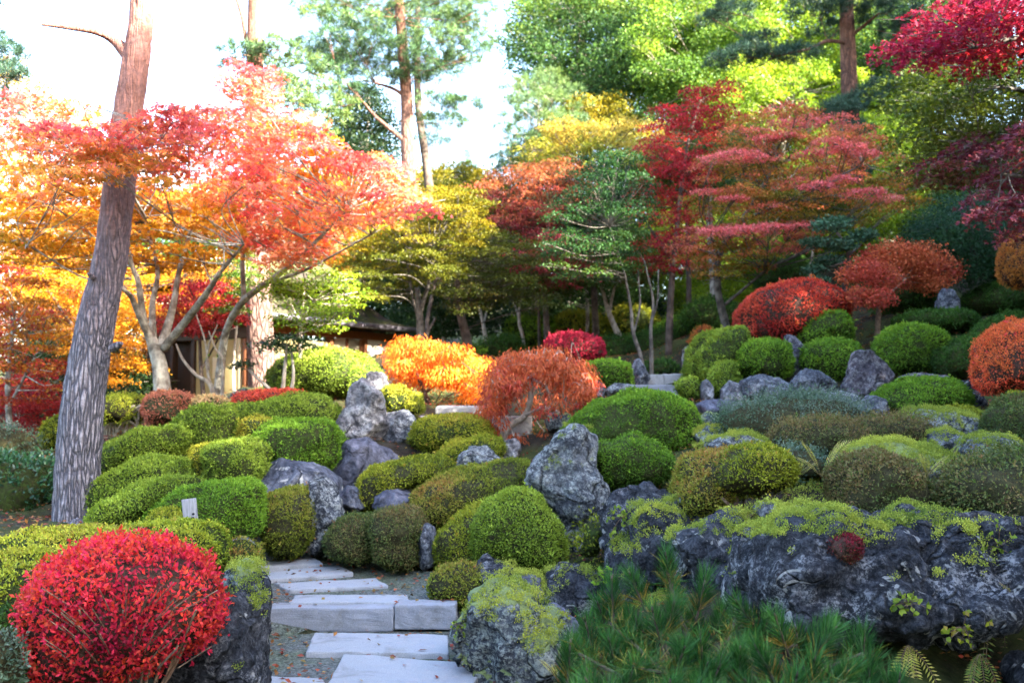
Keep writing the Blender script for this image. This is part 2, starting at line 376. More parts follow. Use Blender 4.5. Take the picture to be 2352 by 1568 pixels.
def shrub(outline, d, thick, pal, label, core='green', leaf=.021, dens=1.25, lump=.065, name='azalea_shrub', cat='shrub', group='clipped azalea shrubs', mat=None,
          up=.35, p=2.35, sub=4, parent=None, ground=True, kind=None, jit=.3, part=None, asp=.5, fuzz=.003, freq=1.5, holes=.75, shoots=22, out=.55):
    rng = rng_(); o = pts(outline) if isinstance(outline, str) else outline
    v, f, size = blob(o, d, thick, p, sub)
    sz = min(size[0], size[2]); nn = vnormals(v, f); s = _seed[0]
    v = v + nn * ((fbm(v * (2.2 / max(sz, .3)), s, 3) - .5) * 2 * lump * 2 * sz + (fbm(v * 9, s + 3, 2) - .5) * .055)[:, None]
    if ground:
        x = [q[0] for q in o]; y = [q[1] for q in o]; gp((min(x) + max(x)) / 2, max(y) - .10 * (max(y) - min(y)), d)
    L = max(leaf, 2.3 * d / 983.0); Wd = L * asp
    pp, pn, area = sample(v, f, 200, rng)
    n = int(dens * area / (.5 * L * Wd)); pp, pn, _ = sample(v, f, n, rng)
    keep = (pn[:, 1] < .45) | (rng.random(n) < .3); keep &= (pn[:, 2] > -.75) | (rng.random(n) < .4)
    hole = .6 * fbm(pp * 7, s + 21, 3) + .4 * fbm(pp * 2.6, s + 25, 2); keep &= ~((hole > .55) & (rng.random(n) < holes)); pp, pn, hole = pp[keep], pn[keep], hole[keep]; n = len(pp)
    r3 = rng.normal(size=(n, 3))
    ld = pn * out + r3 * .6 + np.array([0, 0, up]); ln = pn + rng.normal(size=(n, 3)) * .55
    off = rng.normal(size=n) * .35 * L - .45 * L + (np.abs(rng.normal(size=n)) * fuzz)
    pp = pp + pn * off[:, None]
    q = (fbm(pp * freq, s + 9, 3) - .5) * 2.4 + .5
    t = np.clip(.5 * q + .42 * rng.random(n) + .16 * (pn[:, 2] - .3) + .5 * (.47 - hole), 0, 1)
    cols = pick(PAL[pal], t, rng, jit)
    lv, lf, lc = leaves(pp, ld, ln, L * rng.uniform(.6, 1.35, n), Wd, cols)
    if shoots:                                            # stray shoots above the clipped face
        i = rng.choice(n, int(shoots * min(2.5, area)), replace=True); k_ = 6; sp = np.repeat(pp[i], k_, 0); sn = np.repeat(pn[i] + np.array([0, 0, .5]), k_, 0)
        sp = sp + unit(sn) * rng.uniform(.0, 1.5, (len(sp), 1)) * L; sc = pick(PAL[pal], np.clip(np.repeat(rng.uniform(.55, 1.1, len(i)), k_), 0, 1), rng, .15) * 1.12
        v2, f2, c2 = leaves(sp, sn * .6 + rng.normal(size=sp.shape) * .6, rng.normal(size=sp.shape) + sn * .5, L * 1.1, Wd, sc); lf = np.vstack([lf, f2 + len(lv)]); lv = np.vstack([lv, v2]); lc = np.vstack([lc, c2])
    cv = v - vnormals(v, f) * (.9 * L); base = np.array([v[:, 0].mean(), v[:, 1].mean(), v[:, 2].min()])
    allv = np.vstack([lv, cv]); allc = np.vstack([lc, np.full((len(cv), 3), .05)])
    org = base if parent is None else np.array(parent.location)
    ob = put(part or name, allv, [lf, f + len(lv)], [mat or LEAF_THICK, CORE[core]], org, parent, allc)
    mi = np.zeros(len(lf) + len(f), np.int32); mi[len(lf):] = 1; ob.data.polygons.foreach_set('material_index', mi)
    if parent is None: tag(ob, label, cat, group, kind)
    return ob

def rock(outline, d, thick, mat, label, disp=.05, sub=5, facets=9, p=2.8, name='boulder', cat='rock', group='garden rocks', ground=True, fine=.012, knob=.0):
    rng = rng_(); o = pts(outline); v, f, size = blob(o, d, thick, p, sub); s = _seed[0]
    c = v.mean(0); sz = np.array(size) / 2; u = (v - c) / sz
    for k in range(facets):                               # chop flat faces off the body
        a = unit(rng.normal(size=3) * np.array([.7, 1.1, .7])); of = rng.uniform(.72, .93)
        t = u @ a; m = t > of; u[m] -= (t[m] - of)[:, None] * a[None]
    v = c + u * sz; nn = vnormals(v, f); m = min(size)
    big = fbm(v * (2.4 / m), s, 4) - .5; rid = 1 - np.abs(fbm(v * (4.5 / m), s + 5, 4) - .5) * 4
    v = v + nn * (big * 2 * disp * 2 * m + rid * disp * .45 * m + (fbm(v * 14, s + 8, 4) - .5) * fine * 3 + (np.abs(fbm(v * 7, s + 11, 4) - .5) - .1) * -fine * 3)[:, None]
    if ground:
        x = [q[0] for q in o]; y = [q[1] for q in o]; gp((min(x) + max(x)) / 2, max(y) - .08 * (max(y) - min(y)), d)
    if knob:                                              # rugged lobes and crevices
        n1_ = fbm(v * 2.6, s + 31, 3); n2_ = fbm(v * 5.5, s + 37, 3); nn = vnormals(v, f)
        v = v + nn * ((np.minimum(np.abs(n1_ - .5), .16) - .10) * 2.2 * knob + (np.minimum(np.abs(n2_ - .5), .14) - .08) * 1.2 * knob)[:, None]
    ROCKS.append((v, f)); base = np.array([c[0], c[1], v[:, 2].min()])
    ob = put(name, v, f, ROCK[mat], base, None, None, True)
    return tag(ob, label, cat, group)

# ------------------------------------------------------------------ clipped shrubs, near to far
# foreground, left of the path
shrub('0,1250 60,1224 150,1212 250,1214 330,1235 330,1300 150,1330 0,1330 -120,1330 -120,1260', 6.3, 1.0, 'yellow', 'low yellowish green clipped hedge behind the scarlet bush')
shrub('285,1212 340,1200 430,1198 490,1212 515,1245 520,1300 400,1320 290,1290', 6.6, .8, 'yellow', 'low pale green mound just in front of the wooden name post')
shrub('-100,1300 0,1278 70,1276 110,1300 130,1400 90,1480 0,1500 -100,1500', 5.3, .8, 'yellow', 'bright yellow green clipped bush at the left edge beside the scarlet bush')
shrub('-120,1420 0,1400 90,1430 130,1500 120,1620 -120,1640', 4.7, .7, 'deep', 'dark green low bush under the scarlet bush in the lower left corner', name='evergreen_shrub', group='loose evergreen shrubs')
shrub('-60,1470 0,1440 40,1480 50,1568 20,1620 -60,1620', 4.2, .35, 'juniper', 'pale twiggy sprig of shrub in the bottom left corner', name='evergreen_shrub', group='loose evergreen shrubs', core='brown', dens=.6)
shrub('490,1265 510,1243 555,1240 595,1258 600,1300 560,1320 500,1310', 6.9, .45, 'brown', 'small brownish bush beside the top left stepping stones')
shrub('340,1190 365,1172 400,1170 435,1186 440,1215 345,1215', 7.4, .45, 'olive', 'tiny olive mound tucked beside the wooden name post')
# the green terraces left
shrub('190,1205 225,1160 300,1125 380,1095 455,1092 470,1125 440,1170 350,1205 260,1235 195,1235', 8.1, .9, 'fresh', 'sloping fresh green hedge at the foot of the big leaning pine', p=2.2)
shrub('205,1150 235,1100 300,1062 380,1048 440,1050 445,1105 360,1150 240,1200', 8.7, .7, 'fresh', 'smooth bright green hedge, second band above the path on the left')
shrub('330,1200 360,1160 430,1118 510,1104 590,1108 602,1150 600,1210 560,1236 500,1240 420,1225', 7.9, 1.0, 'lush', 'broad green clipped mound right behind the wooden name post')
shrub('225,1095 222,1060 260,1020 330,985 420,968 440,1010 420,1050 330,1075 250,1110', 9.6, .9, 'fresh', 'long green hedge rising from the trunk of the leaning pine')
shrub('400,1000 415,955 460,932 520,930 545,950 535,1010 500,1040 430,1045', 10.1, .9, 'fresh', 'green clipped hedge below the peach topped mound')
shrub('505,1010 508,960 545,930 620,915 700,905 750,912 778,940 780,985 720,1010 600,1030', 10.9, 1.1, 'fresh', 'large rounded green hedge directly under the flat red mound')
shrub('545,1005 552,970 585,950 620,960 630,1010 600,1040 560,1035', 10.1, .6, 'olive', 'narrow olive green bush squeezed behind the boxy green bush')
shrub('585,1030 590,985 630,965 700,960 760,968 788,1000 785,1060 745,1095 690,1085 640,1065', 9.8, 1.0, 'lush', 'plump green clipped mound above the grey blue boulders')
shrub('440,1060 450,1025 490,1015 510,1040 505,1110 470,1125 442,1110', 9.4, .6, 'olive', 'brownish green bush left of the boxy green bush')
shrub('478,1085 480,1035 510,1014 570,1012 604,1025 608,1085 590,1108 520,1118 485,1110', 9.0, .75, 'fresh', 'boxy green bush with square clipped sides', p=3.2)
shrub('596,1195 600,1160 625,1130 665,1120 700,1126 722,1170 722,1225 700,1266 660,1278 618,1262', 8.5, .8, 'brown', 'round olive brown ball bush beside the speckled rock', core='brown')
# centre, beside the path
shrub('752,1225 762,1195 800,1180 850,1178 870,1200 868,1270 850,1290 800,1285 760,1268', 8.4, .8, 'dusk', 'grey brown thinning bush, left one of the pair above the stepping stones', core='brown', dens=1.0)
shrub('850,1200 870,1175 920,1165 960,1172 978,1210 980,1270 960,1300 910,1306 862,1290', 8.25, .8, 'dusk', 'grey brown thinning bush, right one of the pair above the stepping stones', core='brown', dens=1.0)
shrub('818,1150 826,1105 860,1072 910,1052 970,1042 1025,1050 1048,1078 1010,1108 940,1125 870,1175 830,1185', 9.4, .9, 'olive', 'long olive mound above the small smooth grey stone', core='brown')
shrub('1000,1045 1035,1012 1090,1002 1150,1004 1165,1035 1140,1062 1060,1075 1005,1068', 10.2, .8, 'olive', 'low olive mound left of the thin crooked trunk of the weeping maple')
shrub('928,1175 940,1140 985,1102 1060,1076 1150,1062 1228,1064 1240,1110 1180,1160 1090,1190 1010,1215 950,1212', 8.9, 1.0, 'brown', 'long russet topped hedge between two grey stones', core='brown')
shrub('986,1265 995,1225 1030,1188 1085,1160 1135,1150 1160,1200 1150,1290 1080,1325 1000,1320', 8.2, .9, 'olive', 'brownish flank of clipped bush left of the vivid green dome', core='brown')
shrub('1080,1200 1105,1150 1170,1130 1240,1142 1278,1185 1298,1250 1290,1295 1230,1318 1140,1305 1085,1275', 7.9, 1.0, 'fresh', 'vivid green dome bush at the foot of the tall lichened stone')
shrub('985,1335 1010,1302 1060,1288 1110,1300 1130,1340 1115,1378 1040,1392 995,1370', 7.25, .55, 'brown', 'small loose brown green bush at the right edge of the stone steps', core='brown', dens=.9)
shrub('936,1010 945,972 990,956 1060,954 1120,962 1140,990 1130,1015 1060,1034 970,1040', 10.9, .9, 'olive', 'flat topped olive bush in front of the stone bench', p=2.8)
shrub('868,925 880,890 920,888 965,905 970,945 930,965 885,960', 11.6, .8, 'olive', 'olive bush beside the pale standing stone')
shrub('1348,1075 1350,1035 1385,1010 1450,1006 1515,1012 1545,1045 1545,1085 1505,1115 1420,1128 1365,1115', 8.6, .9, 'lush', 'green bush with bright new shoots right of the tall lichened stone')
shrub('1288,1010 1310,965 1370,922 1450,900 1530,900 1585,920 1606,965 1606,1025 1570,1065 1500,1060 1400,1030 1310,1030', 10.4, 1.7, 'lush', 'biggest green dome bush in the middle of the garden', sub=5)
# right terrace
shrub('1532,1165 1540,1115 1575,1060 1630,1028 1690,1020 1700,1090 1670,1170 1600,1195 1545,1190', 7.1, .9, 'brown', 'olive brown half of a double clipped bush, left of its bare trunks', core='brown')
shrub('1905,1150 1915,1090 1955,1050 2020,1038 2075,1060 2112,1110 2115,1150 2060,1172 2000,1200 1930,1190', 6.4, .85, 'dusk', 'dark purplish green dome on the bright moss shelf', core='brown')
shrub('2185,1140 2200,1085 2250,1055 2310,1042 2400,1040 2440,1120 2430,1280 2340,1270 2280,1240 2215,1200', 6.0, 1.0, 'dusk', 'straggly reddish green bush hanging over the big boulder', core='brown', dens=.9, fuzz=.03)
shrub('1640,975 1660,945 1730,925 1820,915 1920,918 1985,945 1990,1000 1900,1025 1780,1030 1660,1010', 9.6, 1.3, 'juniper', 'loose blue grey evergreen shrub sprawling among the rocks', name='evergreen_shrub', group='loose evergreen shrubs', core='brown', dens=.8, fuzz=.06, lump=.08)
shrub('1770,1010 1800,975 1880,962 1960,968 1990,1000 1960,1045 1850,1060 1780,1050', 8.6, .9, 'dusk', 'low russet bush below the blue grey shrub', core='brown', dens=.9, fuzz=.03)
shrub('1940,1000 1980,965 2060,958 2130,972 2150,1010 2100,1030 1990,1035', 8.9, .8, 'dusk', 'low russet bush in front of the long mossy rock', core='brown', dens=.9, fuzz=.03)
shrub('1760,1050 1790,1030 1850,1035 1890,1060 1890,1095 1820,1105 1765,1090', 7.7, .6, 'juniper', 'dark twiggy shrub behind the yellow ferns', name='evergreen_shrub', group='loose evergreen shrubs', core='brown', dens=.6, fuzz=.04)
shrub('2272,1000 2285,945 2330,912 2400,905 2430,960 2420,1050 2310,1050', 8.4, .8, 'dusk', 'dull purplish bush on the right edge under the coral bush', core='brown')
shrub('1995,950 2010,915 2060,880 2130,868 2195,880 2222,915 2205,945 2120,960 2030,968', 10.6, 1.2, 'lush', 'glossy bright green dome leaning on a dark rock')
shrub('2120,970 2150,940 2210,935 2270,950 2270,985 2200,1000 2130,995', 9.9, .7, 'olive', 'low yellow green bush behind the long mossy rock')
shrub('2280,960 2290,925 2330,905 2420,895 2420,960 2330,975', 9.4, .6, 'yellow', 'yellow green clipped bush at the right edge below the coral bush')
# upper right row
shrub('1574,860 1580,810 1615,770 1660,752 1700,750 1712,800 1690,860 1640,890 1590,895', 14.2, 1.5, 'fresh', 'tall fresh green bush right beside the top stone steps')
shrub('1620,890 1625,850 1650,830 1685,832 1692,890 1670,918 1632,920', 13.4, .8, 'fresh', 'small green bush in front of the row below the red dome')
shrub('1550,895 1558,872 1590,866 1608,885 1605,915 1560,918', 13.2, .5, 'fresh', 'small low green bush at the foot of the top stone steps')
shrub('1680,850 1685,810 1715,785 1760,777 1802,792 1816,830 1812,860 1770,876 1710,872', 13.7, 1.2, 'lush', 'round green bush under the left side of the coral red dome')
shrub('1842,840 1850,800 1885,778 1930,776 1968,795 1972,840 1955,872 1910,884 1865,866', 13.6, 1.2, 'lush', 'round green bush between two upright grey rocks')
shrub('1822,775 1840,738 1880,719 1920,718 1955,745 1950,785 1900,800 1840,800', 14.7, 1.2, 'lush', 'green bush above the upright grey slab')
shrub('2008,830 2014,785 2045,755 2090,744 2145,754 2172,790 2172,830 2140,864 2080,868 2030,856', 13.0, 1.3, 'lush', 'broad green bush in front of the orange umbrella tree')
shrub('2135,840 2145,805 2190,780 2250,770 2300,790 2300,840 2270,872 2200,880 2150,868', 12.4, 1.2, 'deep', 'dark green bush left of the coral bush at the edge')
shrub('2230,770 2260,735 2330,715 2420,715 2420,780 2300,800', 13.6, 1.2, 'deep', 'dark green low bush behind the coral bush at the edge')
shrub('2050,735 2100,715 2200,712 2240,735 2220,770 2100,775', 14.6, 1.4, 'deep', 'low mossy green bush at the foot of the lone dark standing rock')
shrub('2200,700 2240,660 2330,645 2420,650 2420,720 2240,730', 16.5, 1.6, 'deep', 'shaded dark green bush far up on the right slope')
shrub('1696,775 1698,715 1730,670 1790,646 1860,643 1915,665 1945,705 1930,745 1880,770 1800,785 1720,790', 15.3, 1.9, 'coral', 'large coral red dome bush on the hill beside the umbrella tree', core='red')
shrub('2255,840 2264,785 2300,752 2350,736 2420,745 2440,840 2400,900 2320,908 2265,890', 9.8, 1.1, 'hot', 'coral orange dome bush cut by the right edge', core='red')
shrub('2306,610 2315,560 2345,530 2400,525 2430,600 2410,665 2345,672 2315,650', 13.5, 1.1, 'rust', 'orange clipped bush high up at the right edge', core='red')
shrub('1248,800 1262,775 1300,763 1345,766 1382,785 1388,815 1365,835 1300,838 1262,830', 15.4, 1.3, 'crimson', 'crimson dome bush behind the weeping maple', core='red')
shrub('1330,860 1345,834 1400,828 1448,836 1450,880 1430,895 1360,895', 13.6, 1.0, 'lush', 'small square cut green bush left of the top stone steps', p=3.4)
shrub('1588,790 1592,762 1615,750 1640,758 1645,795 1620,808', 17.5, .7, 'rust', 'small shaded brownish ball in the dark behind the top steps', core='brown')
shrub('1460,850 1480,832 1530,828 1560,840 1560,868 1470,868', 17.0, 1.0, 'deep', 'low dark green bush behind the top stone steps')
shrub('1100,845 1140,835 1250,838 1290,850 1290,880 1110,880', 17.2, 1.2, 'deep', 'low dark green bush in the shade behind the weeping maple')
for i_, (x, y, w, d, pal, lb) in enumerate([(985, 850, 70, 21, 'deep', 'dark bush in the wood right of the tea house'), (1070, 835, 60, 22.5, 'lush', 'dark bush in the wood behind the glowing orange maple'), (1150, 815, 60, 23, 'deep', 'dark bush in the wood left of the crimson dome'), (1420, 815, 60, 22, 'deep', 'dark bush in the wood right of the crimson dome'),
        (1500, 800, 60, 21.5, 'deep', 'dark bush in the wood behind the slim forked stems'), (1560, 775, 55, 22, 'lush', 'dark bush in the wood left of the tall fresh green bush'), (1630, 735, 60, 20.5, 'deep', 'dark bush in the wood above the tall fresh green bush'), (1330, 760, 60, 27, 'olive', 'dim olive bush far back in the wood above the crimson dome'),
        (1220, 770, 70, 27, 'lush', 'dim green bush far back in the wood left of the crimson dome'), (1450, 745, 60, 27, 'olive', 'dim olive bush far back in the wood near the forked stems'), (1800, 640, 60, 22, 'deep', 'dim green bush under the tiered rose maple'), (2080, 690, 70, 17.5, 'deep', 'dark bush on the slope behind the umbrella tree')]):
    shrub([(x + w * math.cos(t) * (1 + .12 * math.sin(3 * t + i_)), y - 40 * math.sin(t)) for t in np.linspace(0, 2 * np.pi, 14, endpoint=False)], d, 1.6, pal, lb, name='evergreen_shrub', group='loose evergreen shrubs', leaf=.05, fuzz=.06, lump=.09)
# left, sunlit group near the house
shrub('615,890 624,850 660,820 740,806 800,808 845,824 872,850 880,885 850,900 780,915 700,910 640,905', 13.2, 1.5, 'fresh', 'big sunlit yellow green hedge in front of the tea house wall', sub=5)
shrub('530,930 545,910 600,897 660,895 712,905 712,935 620,950 540,950', 11.5, .9, 'coral', 'flat red mound at the foot of the second pine', core='red')
shrub('440,930 455,913 490,907 520,915 530,938 500,950 445,950', 11.2, .7, 'peach', 'small sunlit peach coloured mound', core='brown')
shrub('342,945 350,915 375,901 410,900 440,915 448,945 430,980 370,985 345,975', 11.0, .9, 'rose', 'rosy brown round bush left of the peach mound', core='brown')
shrub('104,1000 112,965 150,950 180,960 185,1030 140,1040 108,1030', 12.6, .7, 'olive', 'olive round bush just left of the leaning pine trunk')
shrub('-80,1120 -20,1060 40,1045 110,1075 128,1130 120,1200 60,1225 -80,1225', 10.0, 1.2, 'camellia', 'dark glossy green camellia bush at the left edge behind the hedges', name='camellia_shrub', group='loose evergreen shrubs', mat=LEAF_GLOSS, leaf=.05, lump=.09, fuzz=.05, dens=1.0)
shrub('-60,1010 0,985 60,1000 80,1050 40,1080 -60,1080', 11.5, .8, 'juniper', 'greyish loose shrub above the camellia at the left edge', name='evergreen_shrub', group='loose evergreen shrubs', core='brown', dens=.7, fuzz=.05)
shrub('1325,1265 1335,1220 1355,1195 1385,1200 1392,1240 1370,1275 1340,1285', 7.5, .35, 'olive', 'small loose yellow green sprig growing beside the tall lichened stone', name='sapling', cat='plant', group=None, dens=.6, fuzz=.05, leaf=.03)

# ------------------------------------------------------------------ rocks
rock('395,1500 470,1440 530,1400 560,1330 590,1300 602,1340 606,1450 612,1600 400,1640', 5.2, .7, 'dark', 'dark blue grey rock with yellow moss between scarlet bush and steps', .07, ground=True)
rock('520,1330 525,1298 560,1290 592,1302 596,1345 560,1360', 6.1, .4, 'moss', 'small sunlit rock with yellow moss cap behind the scarlet bush')
rock('505,1256 520,1234 570,1240 600,1262 590,1285 520,1285', 7.3, .5, 'lichen', 'small flat pale stone behind the little brownish bush')
rock('598,1110 606,1068 640,1054 690,1064 745,1075 780,1105 780,1150 720,1165 610,1160', 9.2, .9, 'blue', 'blue grey boulder with white lichen dots below the plump mound', .04)
rock('692,1130 705,1106 745,1098 775,1120 786,1180 782,1235 758,1272 728,1280 712,1220', 8.7, .55, 'speckle', 'upright black and white speckled rock beside the ball bush', .05)
rock('765,1085 778,1035 795,1008 845,1006 885,1028 915,1055 890,1085 830,1112 822,1180 780,1180', 10.0, .8, 'violet', 'smooth violet grey boulder with a slanting top', .04)
rock('775,985 783,955 798,935 803,890 828,868 862,875 880,910 884,950 896,985 885,1010 790,1008', 10.9, .6, 'pale', 'pale sunlit standing stone left of the stone bench', .05)
rock('842,880 850,856 885,862 895,890 870,905', 11.7, .5, 'pale', 'pale rough stone tip behind the standing stone', .08)
rock('780,1135 800,1118 830,1120 838,1165 800,1185 782,1170', 9.1, .4, 'blue', 'small blue grey stone between speckled rock and olive mound')
rock('855,1185 866,1135 900,1122 960,1122 962,1155 930,1185', 9.0, .5, 'violet', 'small smooth grey stone under the long olive mound', .03)
rock('966,1215 980,1205 1000,1212 1004,1290 975,1310 962,1290', 8.15, .35, 'grey', 'narrow grey stone wedged between two bushes by the path')
rock('1040,1090 1055,1050 1080,1027 1115,1030 1152,1055 1145,1085 1080,1100', 9.6, .5, 'lichen', 'pointed grey stone at the foot of the weeping maple')
rock('880,985 890,945 925,935 955,960 950,1010 890,1030', 11.1, .5, 'grey', 'grey blue stone under the olive bush beside the standing stone')
rock('1205,1110 1225,1070 1255,1030 1285,993 1325,988 1366,1010 1372,1040 1360,1075 1388,1130 1398,1220 1378,1290 1320,1290 1290,1230 1275,1160 1215,1135', 8.2, .65, 'lichen', 'tallest lichened grey standing stone in the centre', .05, sub=6, knob=.08)
rock('1080,1310 1110,1285 1160,1300 1200,1330 1210,1360 1150,1370 1090,1350', 7.3, .5, 'dark', 'dark moss spotted stone below the vivid green dome', .07)
rock('1180,1330 1205,1310 1240,1330 1262,1375 1240,1410 1190,1400', 7.0, .4, 'violet', 'smooth dark blue stone between moss spotted stones')
rock('1240,1370 1260,1325 1310,1300 1360,1305 1395,1370 1400,1430 1330,1440 1255,1420', 7.0, .6, 'dark', 'dark sloping rock with yellow moss behind the young pine', .06)
rock('1225,1420 1250,1388 1290,1395 1325,1425 1330,1460 1290,1475 1245,1455', 6.4, .4, 'violet', 'smooth round bluish stone behind the mossy lichen rock', .03)
rock('1035,1450 1055,1400 1095,1358 1150,1345 1205,1370 1225,1410 1290,1430 1310,1500 1330,1600 1110,1620 1085,1530 1045,1500', 5.9, .9, 'moss', 'pale lichen and moss covered boulder right of the steps', .07, sub=6, knob=.2)
rock('1380,1270 1400,1180 1440,1130 1500,1110 1560,1130 1620,1190 1640,1330 1560,1390 1430,1380', 6.9, .9, 'dark', 'rugged grey rock face with moss tongues behind the young pine', .10, sub=6, knob=.2)
rock('1540,1250 1580,1190 1640,1170 1700,1200 1740,1280 1700,1400 1580,1400', 6.3, .8, 'dark', 'rugged dark rock left of the big overhanging boulder', .10, sub=6, knob=.2)
rock('1680,1390 1690,1300 1715,1235 1780,1195 1860,1180 1950,1205 2040,1212 2120,1190 2220,1180 2330,1195 2440,1225 2440,1255 2360,1285 2280,1335 2240,1365 2280,1395 2200,1440 2080,1430 1960,1410 1850,1415 1740,1410', 5.5, 1.5, 'dark', 'huge dark overhanging boulder capped with bright moss', .055, sub=6, facets=6, p=3.4, fine=.022, knob=.2)
rock('2000,1500 2100,1440 2250,1420 2440,1400 2440,1680 2000,1680', 6.6, .6, 'dark', 'dark rock added to deepen the shaded hollow under the big boulder', .08)  # added behind the overhang to give the recess its shade
rock('2320,1540 2350,1505 2440,1490 2440,1640 2330,1640', 4.9, .5, 'dark', 'dark rock in the bottom right corner', .08)
rock('1735,1165 1745,1150 1790,1150 1800,1180 1760,1195 1735,1190', 6.0, .25, 'grey', 'small lumpy grey stone in front of the bare azalea trunks')
rock('1925,1068 1935,1045 1985,1022 2060,1012 2130,1022 2185,1060 2195,1105 2100,1125 1940,1100', 7.2, .8, 'moss', 'low flat rock covered in pale moss behind the purplish dome', .04)
rock('2215,1040 2225,1012 2270,998 2320,1000 2345,1030 2340,1065 2250,1075', 7.8, .6, 'lichen', 'rounded mossy rock at the right edge behind the straggly bush')
rock('2135,1030 2140,998 2165,988 2200,1000 2215,1025 2190,1045', 8.3, .4, 'grey', 'small dark pointed rock with a moss edge')
rock('2055,985 2065,955 2100,942 2170,945 2235,965 2265,990 2240,1008 2150,1012', 9.0, .8, 'lichen', 'long mossy rock lying below the glossy green dome', .04)
rock('1965,955 1972,925 2000,908 2030,915 2030,965 1985,972', 10.3, .5, 'grey', 'grey rock with yellow moss left of the glossy green dome')
rock('2190,940 2180,890 2215,875 2245,900 2250,940', 10.9, .6, 'dark', 'dark rock behind the right side of the glossy green dome')
rock('1880,930 1900,903 1945,896 1975,915 1965,945 1900,950', 11.0, .6, 'lichen', 'small rock with a yellow lichen streak above the blue grey shrub')
rock('1600,930 1625,918 1680,920 1735,938 1700,952 1655,960 1615,955', 11.6, .7, 'violet', 'flat violet rock slab right of the biggest green dome', .04)
rock('1600,960 1625,945 1660,958 1665,985 1610,990', 10.9, .5, 'moss', 'small stone with yellow moss rim beside the biggest green dome')
rock('1595,1000 1625,980 1670,985 1680,1015 1610,1025', 9.7, .5, 'lichen', 'small grey stone at the right foot of the biggest green dome')
rock('1620,1020 1660,1000 1720,998 1765,1020 1740,1040 1640,1045', 8.6, .5, 'lichen', 'pale crusty flat stone behind the double clipped bush')
rock('1688,905 1700,875 1745,862 1795,868 1815,890 1800,920 1720,928', 12.8, .7, 'grey', 'wide grey rock under the round green bush', .06)
rock('1655,930 1660,880 1690,868 1710,900 1715,935', 12.9, .5, 'pale', 'pale brown rock face beside the small green bush', .06)
rock('1608,925 1612,880 1622,870 1636,890 1640,930', 13.0, .35, 'pale', 'narrow upright pale stone by the small green bush')
rock('1795,775 1812,768 1840,775 1848,820 1838,868 1812,862 1802,815', 14.0, .4, 'brownish', 'upright grey slab between two round green bushes')
rock('1812,915 1822,875 1848,850 1880,853 1925,885 1920,930 1830,935', 12.6, .6, 'grey', 'broad triangular grey rock with a pale streak', .06)
rock('1935,890 1950,860 1965,815 1995,805 2035,840 2055,880 2050,915 1980,925 1945,910', 12.3, .6, 'brownish', 'tall purplish rock under the umbrella tree', .06)
rock('2050,880 2065,862 2110,858 2180,865 2190,895 2080,900', 12.1, .6, 'brownish', 'low purplish rock under the broad green bush')
rock('2148,720 2155,690 2165,664 2185,664 2198,690 2200,722 2180,728', 15.0, .35, 'grey', 'lone dark standing rock high on the right slope', .08)
rock('1448,870 1452,830 1468,826 1490,860 1490,885 1455,885', 14.4, .35, 'grey', 'wedge shaped stone on the left of the top steps')
rock('1566,850 1570,800 1582,790 1586,845', 14.8, .3, 'pale', 'pale upright stone on the right of the top steps')
rock('1390,895 1415,880 1455,885 1460,905 1400,910', 13.0, .5, 'lichen', 'small mossy stone in front of the square cut bush')
rock('1345,915 1350,880 1380,870 1390,900 1380,930', 12.0, .4, 'grey', 'grey stone to the right of the weeping maple')
rock('1250,960 1270,945 1310,950 1315,985 1260,990', 11.0, .5, 'moss', 'low mossy stone under the right side of the weeping maple')
rock('520,912 545,895 572,886 574,898 560,915 525,920', 13.2, .3, 'moss', 'tilted sunlit mossy stone behind the peach mound')
rock('1145,1035 1158,1010 1180,1005 1195,1030 1185,1058 1150,1058', 10.4, .35, 'pale', 'pale stone at the base of the crooked maple trunk', .08)

# ------------------------------------------------------------------ ground, path, steps
for q in [(150, 1200, 9.2), (180, 1195, 8.8), (640, 1240, 9.6), (370, 990, 11.4), (300, 1010, 11.2), (460, 975, 11.6), (600, 885, 15.5), (960, 800, 17.5), (1075, 815, 19), (990, 930, 13.6), (1300, 880, 15.5), (1500, 868, 15.5),
          (1480, 862, 16.2), (1000, 820, 22), (1200, 815, 22), (1400, 805, 22), (1600, 790, 22), (1800, 700, 20), (2000, 660, 20), (2200, 630, 20), (2352, 600, 20),
          (200, 1040, 14), (0, 1090, 14), (400, 975, 14.5), (-300, 1080, 14), (200, 985, 19), (0, 990, 20), (-400, 1000, 20), (500, 935, 18), (640, 905, 20), (850, 890, 20),
          (0, 950, 28), (500, 900, 28), (1000, 850, 28), (1300, 800, 28), (1600, 720, 28), (1900, 600, 28), (2200, 500, 28), (2500, 430, 28),
          (0, 900, 42), (600, 850, 42), (1000, 800, 42), (1400, 700, 42), (1800, 470, 42), (2200, 300, 42), (2600, 200, 42),
          (2200, 1560, 5.6), (1700, 1500, 5.2), (1900, 1560, 4.6), (1350, 1560, 5.2), (100, 1560, 4.8), (-200, 1560, 4.8), (2000, 1040, 7.8), (1520, 930, 13.5), (1480, 925, 13.8), (1560, 925, 13.8), (1520, 868, 15.3), (1540, 930, 14.0), (1500, 930, 14.0), (1570, 910, 14.3), (1560, 935, 13.2), (1480, 868, 15.2), (1560, 868, 15.3), (1000, 985, 12.6), (1100, 990, 12.4), (2500, 1000, 9)]: gp(*q)
